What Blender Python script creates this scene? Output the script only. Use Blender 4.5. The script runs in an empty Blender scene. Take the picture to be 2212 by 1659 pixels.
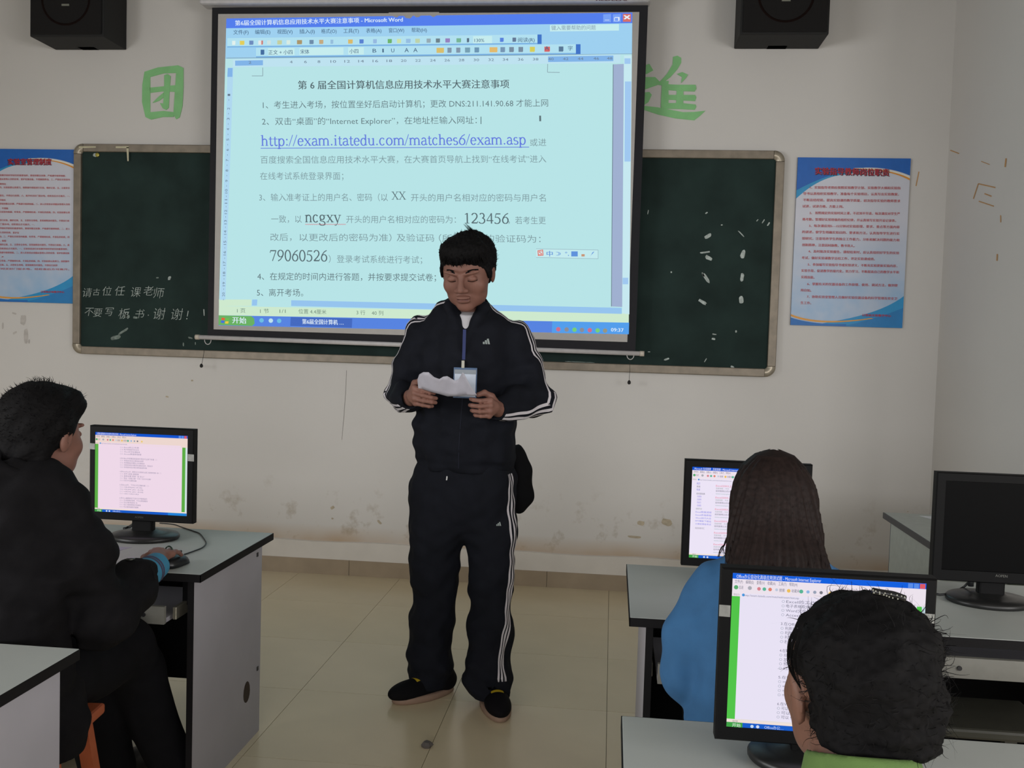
import bpy, math, random, time
import numpy as np
T0 = time.time()
random.seed(7); RNG = np.random.default_rng(7)
SC = bpy.context.scene
COL = SC.collection
# ---------------------------------------------------------------- camera
IW, IH = 2212, 1659
FPX = 2060.8; PITCH = .0507; ROLL = .0304; YAW = .1039; EYE = np.array([0, 0, 1.42])
_F = np.array([-math.sin(YAW) * math.cos(PITCH), math.cos(YAW) * math.cos(PITCH), -math.sin(PITCH)])
_rt = np.array([math.cos(YAW), math.sin(YAW), 0.]); _up = np.cross(_rt, _F)
_R = math.cos(ROLL) * _rt + math.sin(ROLL) * _up; _U = -math.sin(ROLL) * _rt + math.cos(ROLL) * _up
from mathutils import Matrix, Vector
cd = bpy.data.cameras.new('camera'); cam = bpy.data.objects.new('camera', cd); COL.objects.link(cam)
cd.sensor_width = 36; cd.lens = 36 * FPX / IW; cd.clip_start = .02
M = Matrix.Identity(4)
for r in range(3):
    M[r][0] = _R[r]; M[r][1] = _U[r]; M[r][2] = -_F[r]; M[r][3] = EYE[r]
cam.matrix_world = M
SC.camera = cam
# ---------------------------------------------------------------- world, lights, exposure
SC.view_settings.view_transform = 'Standard'; SC.view_settings.look = 'None'
SC.view_settings.gamma = 1; SC.view_settings.use_curve_mapping = False
SC.view_settings.exposure = 0
w = bpy.data.worlds.new('daylight'); SC.world = w; w.use_nodes = True
w.node_tree.nodes['Background'].inputs[0].default_value = (.80, .92, 1, 1)
w.node_tree.nodes['Background'].inputs[1].default_value = .11
def area(name, loc, rot, sx, sy, e, col=(1, 1, 1)):
    l = bpy.data.lights.new(name, 'AREA'); l.shape = 'RECTANGLE'; l.size = sx; l.size_y = sy
    l.energy = e; l.color = col
    o = bpy.data.objects.new(name, l); o.location = loc; o.rotation_euler = rot; COL.objects.link(o)
    return o
PI = math.pi
area('window_light', (-4.62, -1.0, 1.75), (0, -PI / 2, 0), 1.6, 4.4, 165, (.98, .99, 1))
area('window_light', (3.62, -1.2, 1.75), (0, PI / 2, 0), 1.6, 4.0, 150, (1, .98, .96))
area('window_light', (-.3, -8.0, 2.35), (PI / 2, 0, 0), 9, 1.7, 380, (1, .99, .99))

# ---------------------------------------------------------------- materials
def lin(c):
    return tuple(((v / 255) / 12.92 if v / 255 <= .04045 else (((v / 255) + .055) / 1.055) ** 2.4) for v in c)
MATS = {}
def mat(name, rgb, rough=.6, metal=0, var=.06, scale=30, bump=0, bscale=200, spec=.5, alpha=None, coat=0):
    if name in MATS: return MATS[name]
    m = bpy.data.materials.new(name); m.use_nodes = True; nt = m.node_tree; b = nt.nodes['Principled BSDF']
    c = lin(rgb)
    b.inputs['Roughness'].default_value = rough; b.inputs['Metallic'].default_value = metal
    b.inputs['Specular IOR Level'].default_value = spec
    if coat: b.inputs['Coat Weight'].default_value = coat
    tc = nt.nodes.new('ShaderNodeTexCoord')
    n = nt.nodes.new('ShaderNodeTexNoise'); n.inputs['Scale'].default_value = scale; n.inputs['Detail'].default_value = 3
    nt.links.new(tc.outputs['Object'], n.inputs['Vector'])
    r = nt.nodes.new('ShaderNodeValToRGB'); nt.links.new(n.outputs['Fac'], r.inputs['Fac'])
    r.color_ramp.elements[0].position = .3; r.color_ramp.elements[1].position = .7
    r.color_ramp.elements[0].color = tuple(v * (1 - var) for v in c) + (1,)
    r.color_ramp.elements[1].color = tuple(min(1, v * (1 + var)) for v in c) + (1,)
    nt.links.new(r.outputs['Color'], b.inputs['Base Color'])
    if bump:
        n2 = nt.nodes.new('ShaderNodeTexNoise'); n2.inputs['Scale'].default_value = bscale
        nt.links.new(tc.outputs['Object'], n2.inputs['Vector'])
        bp = nt.nodes.new('ShaderNodeBump'); bp.inputs['Strength'].default_value = bump; bp.inputs['Distance'].default_value = .002
        nt.links.new(n2.outputs['Fac'], bp.inputs['Height']); nt.links.new(bp.outputs['Normal'], b.inputs['Normal'])
    MATS[name] = m
    return m
def glow(name, rgb, k=1.0):
    if name in MATS: return MATS[name]
    m = bpy.data.materials.new(name); m.use_nodes = True; nt = m.node_tree; nt.nodes.clear()
    e = nt.nodes.new('ShaderNodeEmission'); o = nt.nodes.new('ShaderNodeOutputMaterial')
    e.inputs[0].default_value = lin(rgb) + (1,); e.inputs[1].default_value = k
    nt.links.new(e.outputs[0], o.inputs[0]); MATS[name] = m
    return m
def gl(rgb): return glow('lit_%d_%d_%d' % rgb, rgb)

# ---------------------------------------------------------------- mesh helpers
def tagit(o, label=None, cat=None, group=None, kind=None):
    if label: o['label'] = label
    if cat: o['category'] = cat
    if group: o['group'] = group
    if kind: o['kind'] = kind
    return o
def link(name, me, m=None, parent=None, smooth=False):
    o = bpy.data.objects.new(name, me); COL.objects.link(o)
    if m and not me.materials: me.materials.append(m)
    if parent:
        o.parent = parent; o.matrix_parent_inverse = parent.matrix_world.inverted() if parent.type != 'EMPTY' else Matrix.Translation(-Vector(parent.location))
    if smooth: me.polygons.foreach_set('use_smooth', [True] * len(me.polygons))
    return o
def empty(name, loc, label, cat, group=None):
    o = bpy.data.objects.new(name, None); o.location = loc; o.empty_display_size = .1; COL.objects.link(o)
    return tagit(o, label, cat, group)
class MB:
    def __init__(s): s.v = []; s.f = []
    def add(s, vs, fs):
        k = len(s.v); s.v += [tuple(map(float, v)) for v in vs]; s.f += [tuple(i + k for i in f) for f in fs]; return s
    def box(s, a, b, bev=0):
        x0, y0, z0 = a; x1, y1, z1 = b
        if not bev:
            return s.add([(x0, y0, z0), (x1, y0, z0), (x1, y1, z0), (x0, y1, z0), (x0, y0, z1), (x1, y0, z1), (x1, y1, z1), (x0, y1, z1)],
                         [(0, 3, 2, 1), (4, 5, 6, 7), (0, 1, 5, 4), (1, 2, 6, 5), (2, 3, 7, 6), (3, 0, 4, 7)])
        import bmesh
        bm = bmesh.new(); t = MB().box(a, b)
        vv = [bm.verts.new(p) for p in t.v]
        for f in t.f: bm.faces.new([vv[i] for i in f])
        bmesh.ops.bevel(bm, geom=list(bm.edges), offset=bev, segments=2, affect='EDGES', profile=.5)
        bm.verts.index_update()
        s.add([p.co[:] for p in bm.verts], [[q.index for q in f.verts] for f in bm.faces]); bm.free(); return s
    def tube(s, pts, r, n=8, cap=True):
        pts = [np.array(p, float) for p in pts]; rr = r if hasattr(r, '__len__') else [r] * len(pts)
        vs = []; fs = []; u = None
        for i, p in enumerate(pts):
            d = pts[min(i + 1, len(pts) - 1)] - pts[max(i - 1, 0)]; d /= np.linalg.norm(d) + 1e-9
            if u is None:
                u = np.cross(d, [0, 0, 1.]) if abs(d[2]) < .9 else np.cross(d, [1., 0, 0])
            u = u - d * (u @ d); u /= np.linalg.norm(u) + 1e-9; v = np.cross(d, u)
            for k in range(n):
                a = 2 * PI * k / n; vs.append(p + rr[i] * (math.cos(a) * u + math.sin(a) * v))
        for i in range(len(pts) - 1):
            for k in range(n):
                a = i * n + k; b = i * n + (k + 1) % n; fs.append((a, a + n, b + n, b))
        if cap: fs += [tuple(range(n)), tuple(reversed(range((len(pts) - 1) * n, len(pts) * n)))]
        return s.add(vs, fs)
    def lathe(s, c, prof, n=32, sx=1, sy=1):
        vs = []; fs = []
        for r, z in prof:
            for k in range(n):
                a = 2 * PI * k / n; vs.append((c[0] + r * sx * math.cos(a), c[1] + r * sy * math.sin(a), c[2] + z))
        for i in range(len(prof) - 1):
            for k in range(n):
                a = i * n + k; b = i * n + (k + 1) % n; fs.append((a, b, b + n, a + n))
        fs += [tuple(reversed(range(n))), tuple(range((len(prof) - 1) * n, len(prof) * n))]
        return s.add(vs, fs)
    def build(s, name, m, parent=None, smooth=False, **k):
        me = bpy.data.meshes.new(name); me.from_pydata(s.v, [], s.f); me.update()
        return tagit(link(name, me, m, parent, smooth), **k)
def ray(x, y): return _F + (x - IW / 2) / FPX * _R - (y - IH / 2) / FPX * _U
def ony(x, y, Y): d = ray(x, y); return EYE + d * Y / d[1]
def onz(x, y, z): d = ray(x, y); return EYE + d * (z - EYE[2]) / d[2]
def prism(mb, pts, th):
    """polygon (world points on a plane y=const) given thickness th towards the wall (+y)"""
    n = len(pts); a = [tuple(p) for p in pts]; b = [(p[0], p[1] + th, p[2]) for p in pts]
    return mb.add(a + b, [tuple(range(n)), tuple(reversed(range(n, 2 * n)))] + [(i, i + n, (i + 1) % n + n, (i + 1) % n) for i in range(n)])
def flat(mb, pp, Y):
    """flat print on an upright surface at y=Y"""
    return mb.add([ony(x, y, Y) for x, y in pp], [tuple(range(len(pp)))])
_tcache = {}
def text_mesh(t, bold=0.):
    k = (t, bold)
    if k not in _tcache:
        c = bpy.data.curves.new('t', 'FONT'); c.body = t; c.resolution_u = 2; c.offset = bold
        o = bpy.data.objects.new('t', c); me = bpy.data.meshes.new_from_object(o)
        V = np.array([v.co[:2] for v in me.vertices]); Fc = [tuple(p.vertices) for p in me.polygons]
        bpy.data.objects.remove(o); bpy.data.curves.remove(c); bpy.data.meshes.remove(me)
        _tcache[k] = (V, Fc)
    return _tcache[k]
def text(mb, t, p0, p1, em, Y, bold=0., up=None, skew=0, map=None):
    """p0,p1 baseline ends, em size; fitted along the baseline on the surface y=Y"""
    if bold > 0:   # heavier lettering: the same glyphs struck twice, a hair apart
        text(mb, t, (p0[0] - em * bold, p0[1]), (p1[0] - em * bold, p1[1]), em, Y, 0, up, skew, map)
        p0 = (p0[0] + em * bold, p0[1]); p1 = (p1[0] + em * bold, p1[1]); bold = 0; Y -= .0001
    V, Fc = text_mesh(t, bold)
    if not len(V): return
    p0 = np.array(p0, float); p1 = np.array(p1, float); x0, x1 = V[:, 0].min(), V[:, 0].max()
    d = p1 - p0; u = np.array(up if up is not None else (d[1] * 1.0, -d[0])); u = u / np.linalg.norm(u)
    s = (V[:, 0] - x0) / (x1 - x0)
    P = p0 + s[:, None] * d + (V[:, 1] * em)[:, None] * u + (V[:, 1] * em * skew)[:, None] * d / np.linalg.norm(d)
    mb.add([(map or (lambda a, b: ony(a, b, Y)))(a, b) for a, b in P], [f[::-1] for f in Fc])

# ---------------------------------------------------------------- setting
WY = 5.362
def wall_material():
    m = bpy.data.materials.new('wall_plaster'); m.use_nodes = True; nt = m.node_tree; b = nt.nodes['Principled BSDF']
    N = nt.nodes.new; Lk = nt.links.new
    b.inputs['Roughness'].default_value = .85; b.inputs['Specular IOR Level'].default_value = .2
    geo = N('ShaderNodeNewGeometry'); sep = N('ShaderNodeSeparateXYZ'); Lk(geo.outputs['Position'], sep.inputs[0])
    n1 = N('ShaderNodeTexNoise'); n1.inputs['Scale'].default_value = 1.6; n1.inputs['Detail'].default_value = 4; Lk(geo.outputs['Position'], n1.inputs['Vector'])
    r1 = N('ShaderNodeValToRGB'); Lk(n1.outputs['Fac'], r1.inputs['Fac'])
    r1.color_ramp.elements[0].color = lin((211, 208, 204)) + (1,); r1.color_ramp.elements[1].color = lin((219, 216, 212)) + (1,)
    # grime spots low on the wall
    n2 = N('ShaderNodeTexNoise'); n2.inputs['Scale'].default_value = 7; n2.inputs['Detail'].default_value = 5; n2.inputs['Roughness'].default_value = .65; Lk(geo.outputs['Position'], n2.inputs['Vector'])
    t = N('ShaderNodeMapRange'); t.inputs['From Min'].default_value = .57; t.inputs['From Max'].default_value = .72; Lk(n2.outputs['Fac'], t.inputs['Value'])
    h = N('ShaderNodeMapRange'); h.inputs['From Min'].default_value = .62; h.inputs['From Max'].default_value = .3; Lk(sep.outputs['Z'], h.inputs['Value'])
    mu = N('ShaderNodeMath'); mu.operation = 'MULTIPLY'; Lk(t.outputs[0], mu.inputs[0]); Lk(h.outputs[0], mu.inputs[1])
    mu2 = N('ShaderNodeMath'); mu2.operation = 'MULTIPLY'; mu2.inputs[1].default_value = .6; Lk(mu.outputs[0], mu2.inputs[0])
    mx = N('ShaderNodeMix'); mx.data_type = 'RGBA'; Lk(mu2.outputs[0], mx.inputs['Factor']); Lk(r1.outputs['Color'], mx.inputs['A']); mx.inputs['B'].default_value = lin((150, 132, 104)) + (1,)
    # yellowed line where the old skirting was
    h2 = N('ShaderNodeMapRange'); h2.inputs['From Min'].default_value = .29; h2.inputs['From Max'].default_value = .205; Lk(sep.outputs['Z'], h2.inputs['Value'])
    n3 = N('ShaderNodeTexNoise'); n3.inputs['Scale'].default_value = 3; Lk(geo.outputs['Position'], n3.inputs['Vector'])
    mu3 = N('ShaderNodeMath'); mu3.operation = 'MULTIPLY'; Lk(h2.outputs[0], mu3.inputs[0]); Lk(n3.outputs['Fac'], mu3.inputs[1])
    mx2 = N('ShaderNodeMix'); mx2.data_type = 'RGBA'; Lk(mu3.outputs[0], mx2.inputs['Factor']); Lk(mx.outputs['Result'], mx2.inputs['A']); mx2.inputs['B'].default_value = lin((182, 146, 98)) + (1,)
    Lk(mx2.outputs['Result'], b.inputs['Base Color'])
    n4 = N('ShaderNodeTexNoise'); n4.inputs['Scale'].default_value = 90; Lk(geo.outputs['Position'], n4.inputs['Vector'])
    bp = N('ShaderNodeBump'); bp.inputs['Strength'].default_value = .12; bp.inputs['Distance'].default_value = .002; Lk(n4.outputs['Fac'], bp.inputs['Height']); Lk(bp.outputs['Normal'], b.inputs['Normal'])
    return m
WALL = wall_material()
S_ = dict(kind='structure')
MB().box((-4.7, WY, -.1), (3.7, WY + .2, 3.6)).build('wall_front', WALL, **S_)
# pilaster with a rounded corner
mb = MB(); r = .02; X0 = 1.745; Y0 = 4.20
prof = [(X0, WY), (X0, Y0 + r)] + [(X0 + r - r * math.cos(a), Y0 + r - r * math.sin(a)) for a in np.linspace(0, PI / 2, 6)] + [(2.9, Y0), (2.9, WY)]
n = len(prof); mb.add([(x, y, 0) for x, y in prof] + [(x, y, 3.4) for x, y in prof], [(i, (i + 1) % n, (i + 1) % n + n, i + n) for i in range(n)])
mb.build('wall_pilaster', WALL, **S_)
mb = MB().box((-4.7, -3.5, 0), (-4.5, WY, .9)).box((-4.7, -3.5, 2.6), (-4.5, WY, 3.4)).box((-4.7, 1.3, .9), (-4.5, WY, 2.6))
mb.build('wall_left', WALL, **S_)
mb = MB().box((3.5, -3.5, 0), (3.7, WY, .9)).box((3.5, -3.5, 2.6), (3.7, WY, 3.4)).box((3.5, .9, .9), (3.7, WY, 2.6))
mb.build('wall_right', WALL, **S_)
MB().box((-4.7, -3.7, 0), (3.7, -3.5, .7)).box((-4.7, -3.7, 2.3), (3.7, -3.5, 3.4)).build('wall_back', WALL, **S_)  # unseen rear wall added; its opening is shaped to dim the upper front wall
MB().box((-4.7, -3.5, 3.4), (3.7, WY, 3.55)).build('ceiling', mat('ceiling_paint', (150, 148, 145), .9), **S_)
grout = mat('tile_grout', (150, 140, 122), .8)
fl = MB().box((-4.7, -3.5, -.1), (3.7, WY, -.004)).build('floor', grout, **S_)
tile_m = [mat('floor_tile_%d' % i, c, .22, var=.03, scale=4, spec=.5) for i, c in enumerate([(222, 207, 174), (219, 204, 171), (224, 209, 177)])]
tme = []
for m_ in tile_m:
    me = MB().box((.0010, .0010, -.006), (.599, .599, 0)).build('x', m_)
    tme.append(me.data); bpy.data.objects.remove(me)
gx = -1.173 - .6 * 6; gy = 2.995 - .6 * 5
for i in range(14):
    for j in range(9):
        if gy + j * .6 + .6 > WY + .5: continue
        o = bpy.data.objects.new('tile', random.choice(tme)); COL.objects.link(o); o.parent = fl
        o.location = (gx + i * .6, gy + j * .6, 0)
        if gy + (j + 1) * .6 > WY: o.scale = (1, (WY - gy - j * .6) / .6, 1)
# baseboard tiles + plaster strip
bm_ = mat('skirting_tile', (160, 144, 122), .35, var=.08, scale=8)
bb = MB().box((-4.5, WY - .008, 0), (1.745, WY, .088)).build('baseboard_front', grout, **S_)
for i in range(11):
    x0 = -4.35 + i * .575
    if x0 > 1.74: break
    MB().box((x0 + .001, WY - .014, 0), (min(x0 + .573, 1.744), WY - .006, .09)).build('skirting_tile', bm_, bb)
mb = MB()
for i in range(40):
    x0 = -4.5 + i * .15612; x1 = x0 + .15612; za = .192 + .004 * math.sin(i * 1.3); zb = .192 + .004 * math.sin((i + 1) * 1.3)
    mb.add([(x0, WY - .012, .09), (x1, WY - .012, .09), (x1, WY - .01, zb), (x0, WY - .01, za), (x1, WY, zb + .004), (x0, WY, za + .004)], [(0, 1, 2, 3), (3, 2, 4, 5)])
mb.build('trim_1', mat('new_plaster', (218, 213, 205), .8, var=.05, scale=6), **S_)
MB().box((X0 - .012, Y0, 0), (X0, WY, .09)).build('baseboard_pilaster', bm_, **S_)

# ---------------------------------------------------------------- blackboard
BL, BR, BT, BB = -3.170, .888, 2.461, 1.236
board = empty('blackboard', ((BL + BR) / 2, WY, BB), 'long dark green chalkboard in a worn aluminium frame on the front wall', 'blackboard')
gm = mat('board_green', (35, 51, 48), .8, var=.25, scale=5, spec=.2)
MB().box((BL + .03, WY - .018, BB + .03), (BR - .03, WY, BT - .03)).build('writing_surface', gm, board)
al = mat('worn_aluminium', (134, 124, 110), .45, .35, var=.15, scale=18)
al2 = mat('bright_aluminium', (178, 168, 150), .35, .4, var=.15, scale=30)
def frame_bar(name, a, b, m=al):
    MB().box(a, b, .004).build(name, m, board)
fw = .045
def rounded_corner(cx, cz, sx, sz):
    mb = MB(); vs = []; ro, ri = fw + .012, .012
    for yy in (WY - .035, WY):
        for k in range(7):
            a = PI / 2 * k / 6
            for rr in (ro, ri): vs.append((cx + sx * rr * math.cos(a), yy, cz + sz * rr * math.sin(a)))
    fs = []
    for k in range(6):
        a = 2 * k; fs += [(a, a + 1, a + 3, a + 2), (a + 14, a + 16, a + 17, a + 15), (a, a + 2, a + 16, a + 14), (a + 1, a + 15, a + 17, a + 3)]
    mb.add(vs, fs).build('frame_corner', al2, board, True)
q = fw + .012
frame_bar('frame_rail', (BL + q, WY - .035, BT - fw), (BR - q, WY, BT)); frame_bar('frame_rail', (BL + q, WY - .04, BB), (BR - q, WY, BB + fw))
frame_bar('frame_stile', (BL, WY - .035, BB + q), (BL + fw, WY, BT - q)); frame_bar('frame_stile', (BR - fw, WY - .035, BB + q), (BR, WY, BT - q))
for cx, cz, sx, sz in ((BL + q, BT - q, -1, 1), (BR - q, BT - q, 1, 1), (BL + q, BB + q, -1, -1), (BR - q, BB + q, 1, -1)): rounded_corner(cx, cz, sx, sz)
chalk = mat('chalk', (176, 186, 182), .95, var=.3, scale=60)
chalk2 = mat('faint_chalk', (120, 132, 126), .95, var=.4, scale=60)
CY = WY - .0195
mb = MB()
def hand_text(chars, pts, em):
    for c, (x, y, s, a) in zip(chars, pts):
        V, Fc = text_mesh(c, -.012)
        if not len(V): continue
        x0 = V[:, 0].min(); P = (V - [x0, 0]) * em * s
        ca, sa = math.cos(a), math.sin(a)
        mb.add([ony(x + (px * ca + py * .18), y - py + px * sa, CY) for px, py in P], [f[::-1] for f in Fc])
hand_text('请古位任课老师', [(177, 640, 1, .02), (200, 637, .75, 0), (220, 637, 1, 0), (247, 637, 1.05, 0), (281, 640, 1.1, 0), (309, 637, 1.05, 0), (331, 642, 1.15, .05)], 22)
hand_text('不要写板书', [(182, 681, .95, 0), (201, 683, .95, 0), (226, 681, .95, 0), (255, 687, 1.15, 0), (291, 686, 1.0, 0)], 22)
hand_text('.', [(319, 682, 1, 0)], 24)
hand_text('谢谢！', [(330, 688, 1.15, .0), (368, 689, 1.15, 0), (402, 690, 1.05, 0)], 24)
flat(mb, [(439, 668), (441.5, 668), (442, 682), (440, 682)], CY)
mb.build('chalk_handwriting', chalk, board, kind='stuff')
mb = MB()
def blob(cx, cy, L, W, ang, Y, m=mb, seed=0):
    rr = np.random.default_rng(int(cx * 7 + cy)); n = 10; ca, sa = math.cos(ang), math.sin(ang); pp = []
    for k in range(n):
        a = 2 * PI * k / n; px = L / 2 * math.copysign(abs(math.cos(a)) ** .6, math.cos(a)) * rr.uniform(.82, 1.1); py = W / 2 * math.copysign(abs(math.sin(a)) ** .6, math.sin(a)) * rr.uniform(.75, 1.15)
        pp.append((cx + px * ca - py * sa, cy + px * sa + py * ca))
    flat(m, pp[::-1], Y)
for a in ((1529, 510, 17, 8, -.6), (1523, 545, 24, 4, -.15), (1531, 557, 16, 9, .5), (1525, 600, 26, 7, 1.0), (1519, 593, 10, 3, 1.1), (1517, 652, 21, 7, .55), (1601, 505, 21, 2.5, .8), (1605, 549, 19, 10, -1.3), (1603, 599, 18, 8, -1.5), (1601, 648, 18, 9, 1.5),
          (1543, 722, 9, 3, .2), (1541, 732, 8, 5, .1), (1526, 460, 6, 3, -.5), (1559, 486, 4, 3, 0), (1636, 476, 6, 2, -.8), (1649, 478, 11, 2.5, -1), (1660, 484, 10, 3, -1), (1582, 793, 8, 5, .5), (1524, 778, 10, 2, -1), (1440, 776, 12, 4, -.3), (1590, 716, 4, 6, 0),
          (1400, 458, 2, 10, .2), (1402, 760, 6, 2, 0), (1450, 588, 3, 4, 0), (366, 601, 6, 9, .3), (205, 335, 8, 8, 0)): blob(*a, CY)
mb.build('chalk_smear', chalk, board, kind='stuff')
mb = MB()
for a in ((250, 729, 22, 9, -.3), (266, 716, 28, 5, -.6), (274, 683, 14, 8, .1), (292, 686, 10, 5, 0), (396, 744, 3, 8, 0), (422, 742, 2, 7, 0), (411, 730, 10, 4, .3), (340, 600, 6, 3, 0), (470, 760, 30, 2, .05), (560, 765, 60, 1.5, .04), (700, 771, 80, 1.5, .04), (1250, 782, 70, 2, .04), (1500, 795, 90, 2, .03)): blob(*a, CY, mb)
mb.build('chalk_smear', chalk2, board, kind='stuff')
mb = MB().add([ony(x, y, WY - .036) for x, y in ((170, 316), (207, 316), (207, 319), (170, 320))], [(0, 1, 2, 3)])
mb.build('sticky_tape', mat('old_tape', (196, 190, 160), .4), board); mb = MB()
flat(mb, [(273, 318), (278, 318), (278, 348), (275, 348)], WY - .0365); mb.build('sticky_tape', mat('old_tape', (196, 190, 160), .4), board); mb = MB(); flat(mb, [(250, 316), (278, 316), (278, 320), (250, 320)], WY - .0365)
mb.build('sticky_tape', mat('old_tape', (196, 190, 160), .4), board)
mb = MB().lathe((0, 0, 0), [(.004, 0), (.012, .004), (.012, .01), (.003, .014)], 12)
p = ony(209, 334, WY - .03); mb.v = [(p[0] + a, p[1] + c, p[2] + b) for a, b, c in mb.v]; mb.build('pin', mat('brass', (190, 180, 90), .3, .6), board)

# green paper characters on the wall
gp = mat('green_paper', (140, 205, 138), .7, var=.08, scale=12)
def z5(x, y): return (x / 4.809, y / 4.809)
def z4(x, y): return (1380 + x / 4.809, y / 4.809)
def char(name, polys, conv, label):
    root = empty(name, tuple(ony(*conv(*polys[0][0]), WY)), label, 'wall lettering')
    for pl in polys:
        pts = [ony(*conv(*p_), WY - .003 - .0006 * (polys.index(pl) % 4)) for p_ in pl]
        prism(MB(), pts[::-1], .003).build('paper_stroke', gp, root)
char('wall_character', [[(1500, 745), (1560, 755), (1560, 1165), (1560, 1240), (1510, 1215), (1475, 1060), (1478, 880)],
                        [(1500, 745), (1640, 700), (1850, 678), (1905, 705), (1900, 770), (1830, 758), (1700, 762), (1560, 800)],
                        [(1830, 740), (1905, 705), (1905, 900), (1895, 1100), (1865, 1220), (1830, 1238), (1800, 1190), (1815, 960)],
                        [(1510, 1215), (1560, 1165), (1700, 1152), (1810, 1165), (1800, 1215), (1690, 1215), (1570, 1242)],
                        [(1555, 910), (1680, 898), (1860, 880), (1860, 955), (1680, 950), (1560, 965)],
                        [(1705, 780), (1740, 768), (1772, 790), (1760, 960), (1752, 1120), (1725, 1142), (1690, 1125), (1660, 1070), (1695, 1075), (1705, 930)],
                        [(1700, 960), (1640, 1010), (1583, 1068), (1610, 1062), (1655, 1045), (1700, 1010)]], z5, 'green cut-paper character above the left end of the chalkboard')
char('wall_character', [[(355, 590), (400, 578), (440, 600), (440, 650), (400, 720), (330, 800), (250, 860), (215, 850), (290, 770), (350, 670)],
                        [(50, 800), (170, 800), (215, 845), (310, 840), (305, 900), (200, 880), (60, 930)],
                        [(238, 880), (300, 850), (310, 1000), (305, 1130), (240, 1130), (228, 1110)],
                        [(300, 875), (400, 880), (590, 880), (598, 920), (580, 950), (430, 945), (300, 935)],
                        [(300, 985), (420, 985), (585, 985), (598, 1010), (585, 1050), (430, 1042), (300, 1035)],
                        [(300, 1070), (440, 1070), (590, 1085), (598, 1110), (580, 1140), (420, 1132), (300, 1130)],
                        [(395, 890), (465, 890), (460, 1130), (385, 1130)],
                        [(395, 768), (450, 748), (510, 775), (485, 815), (438, 862), (450, 800)],
                        [(60, 1100), (200, 1115), (330, 1140), (460, 1165), (580, 1162), (692, 1150), (640, 1200), (575, 1250), (380, 1230), (200, 1190), (50, 1140)],
                        [(60, 680), (110, 662), (150, 730), (80, 770), (60, 760)], [(60, 960), (110, 955), (135, 985), (100, 1060), (55, 1090)]], z4, 'green cut-paper character half hidden behind the right edge of the projection screen')

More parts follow.
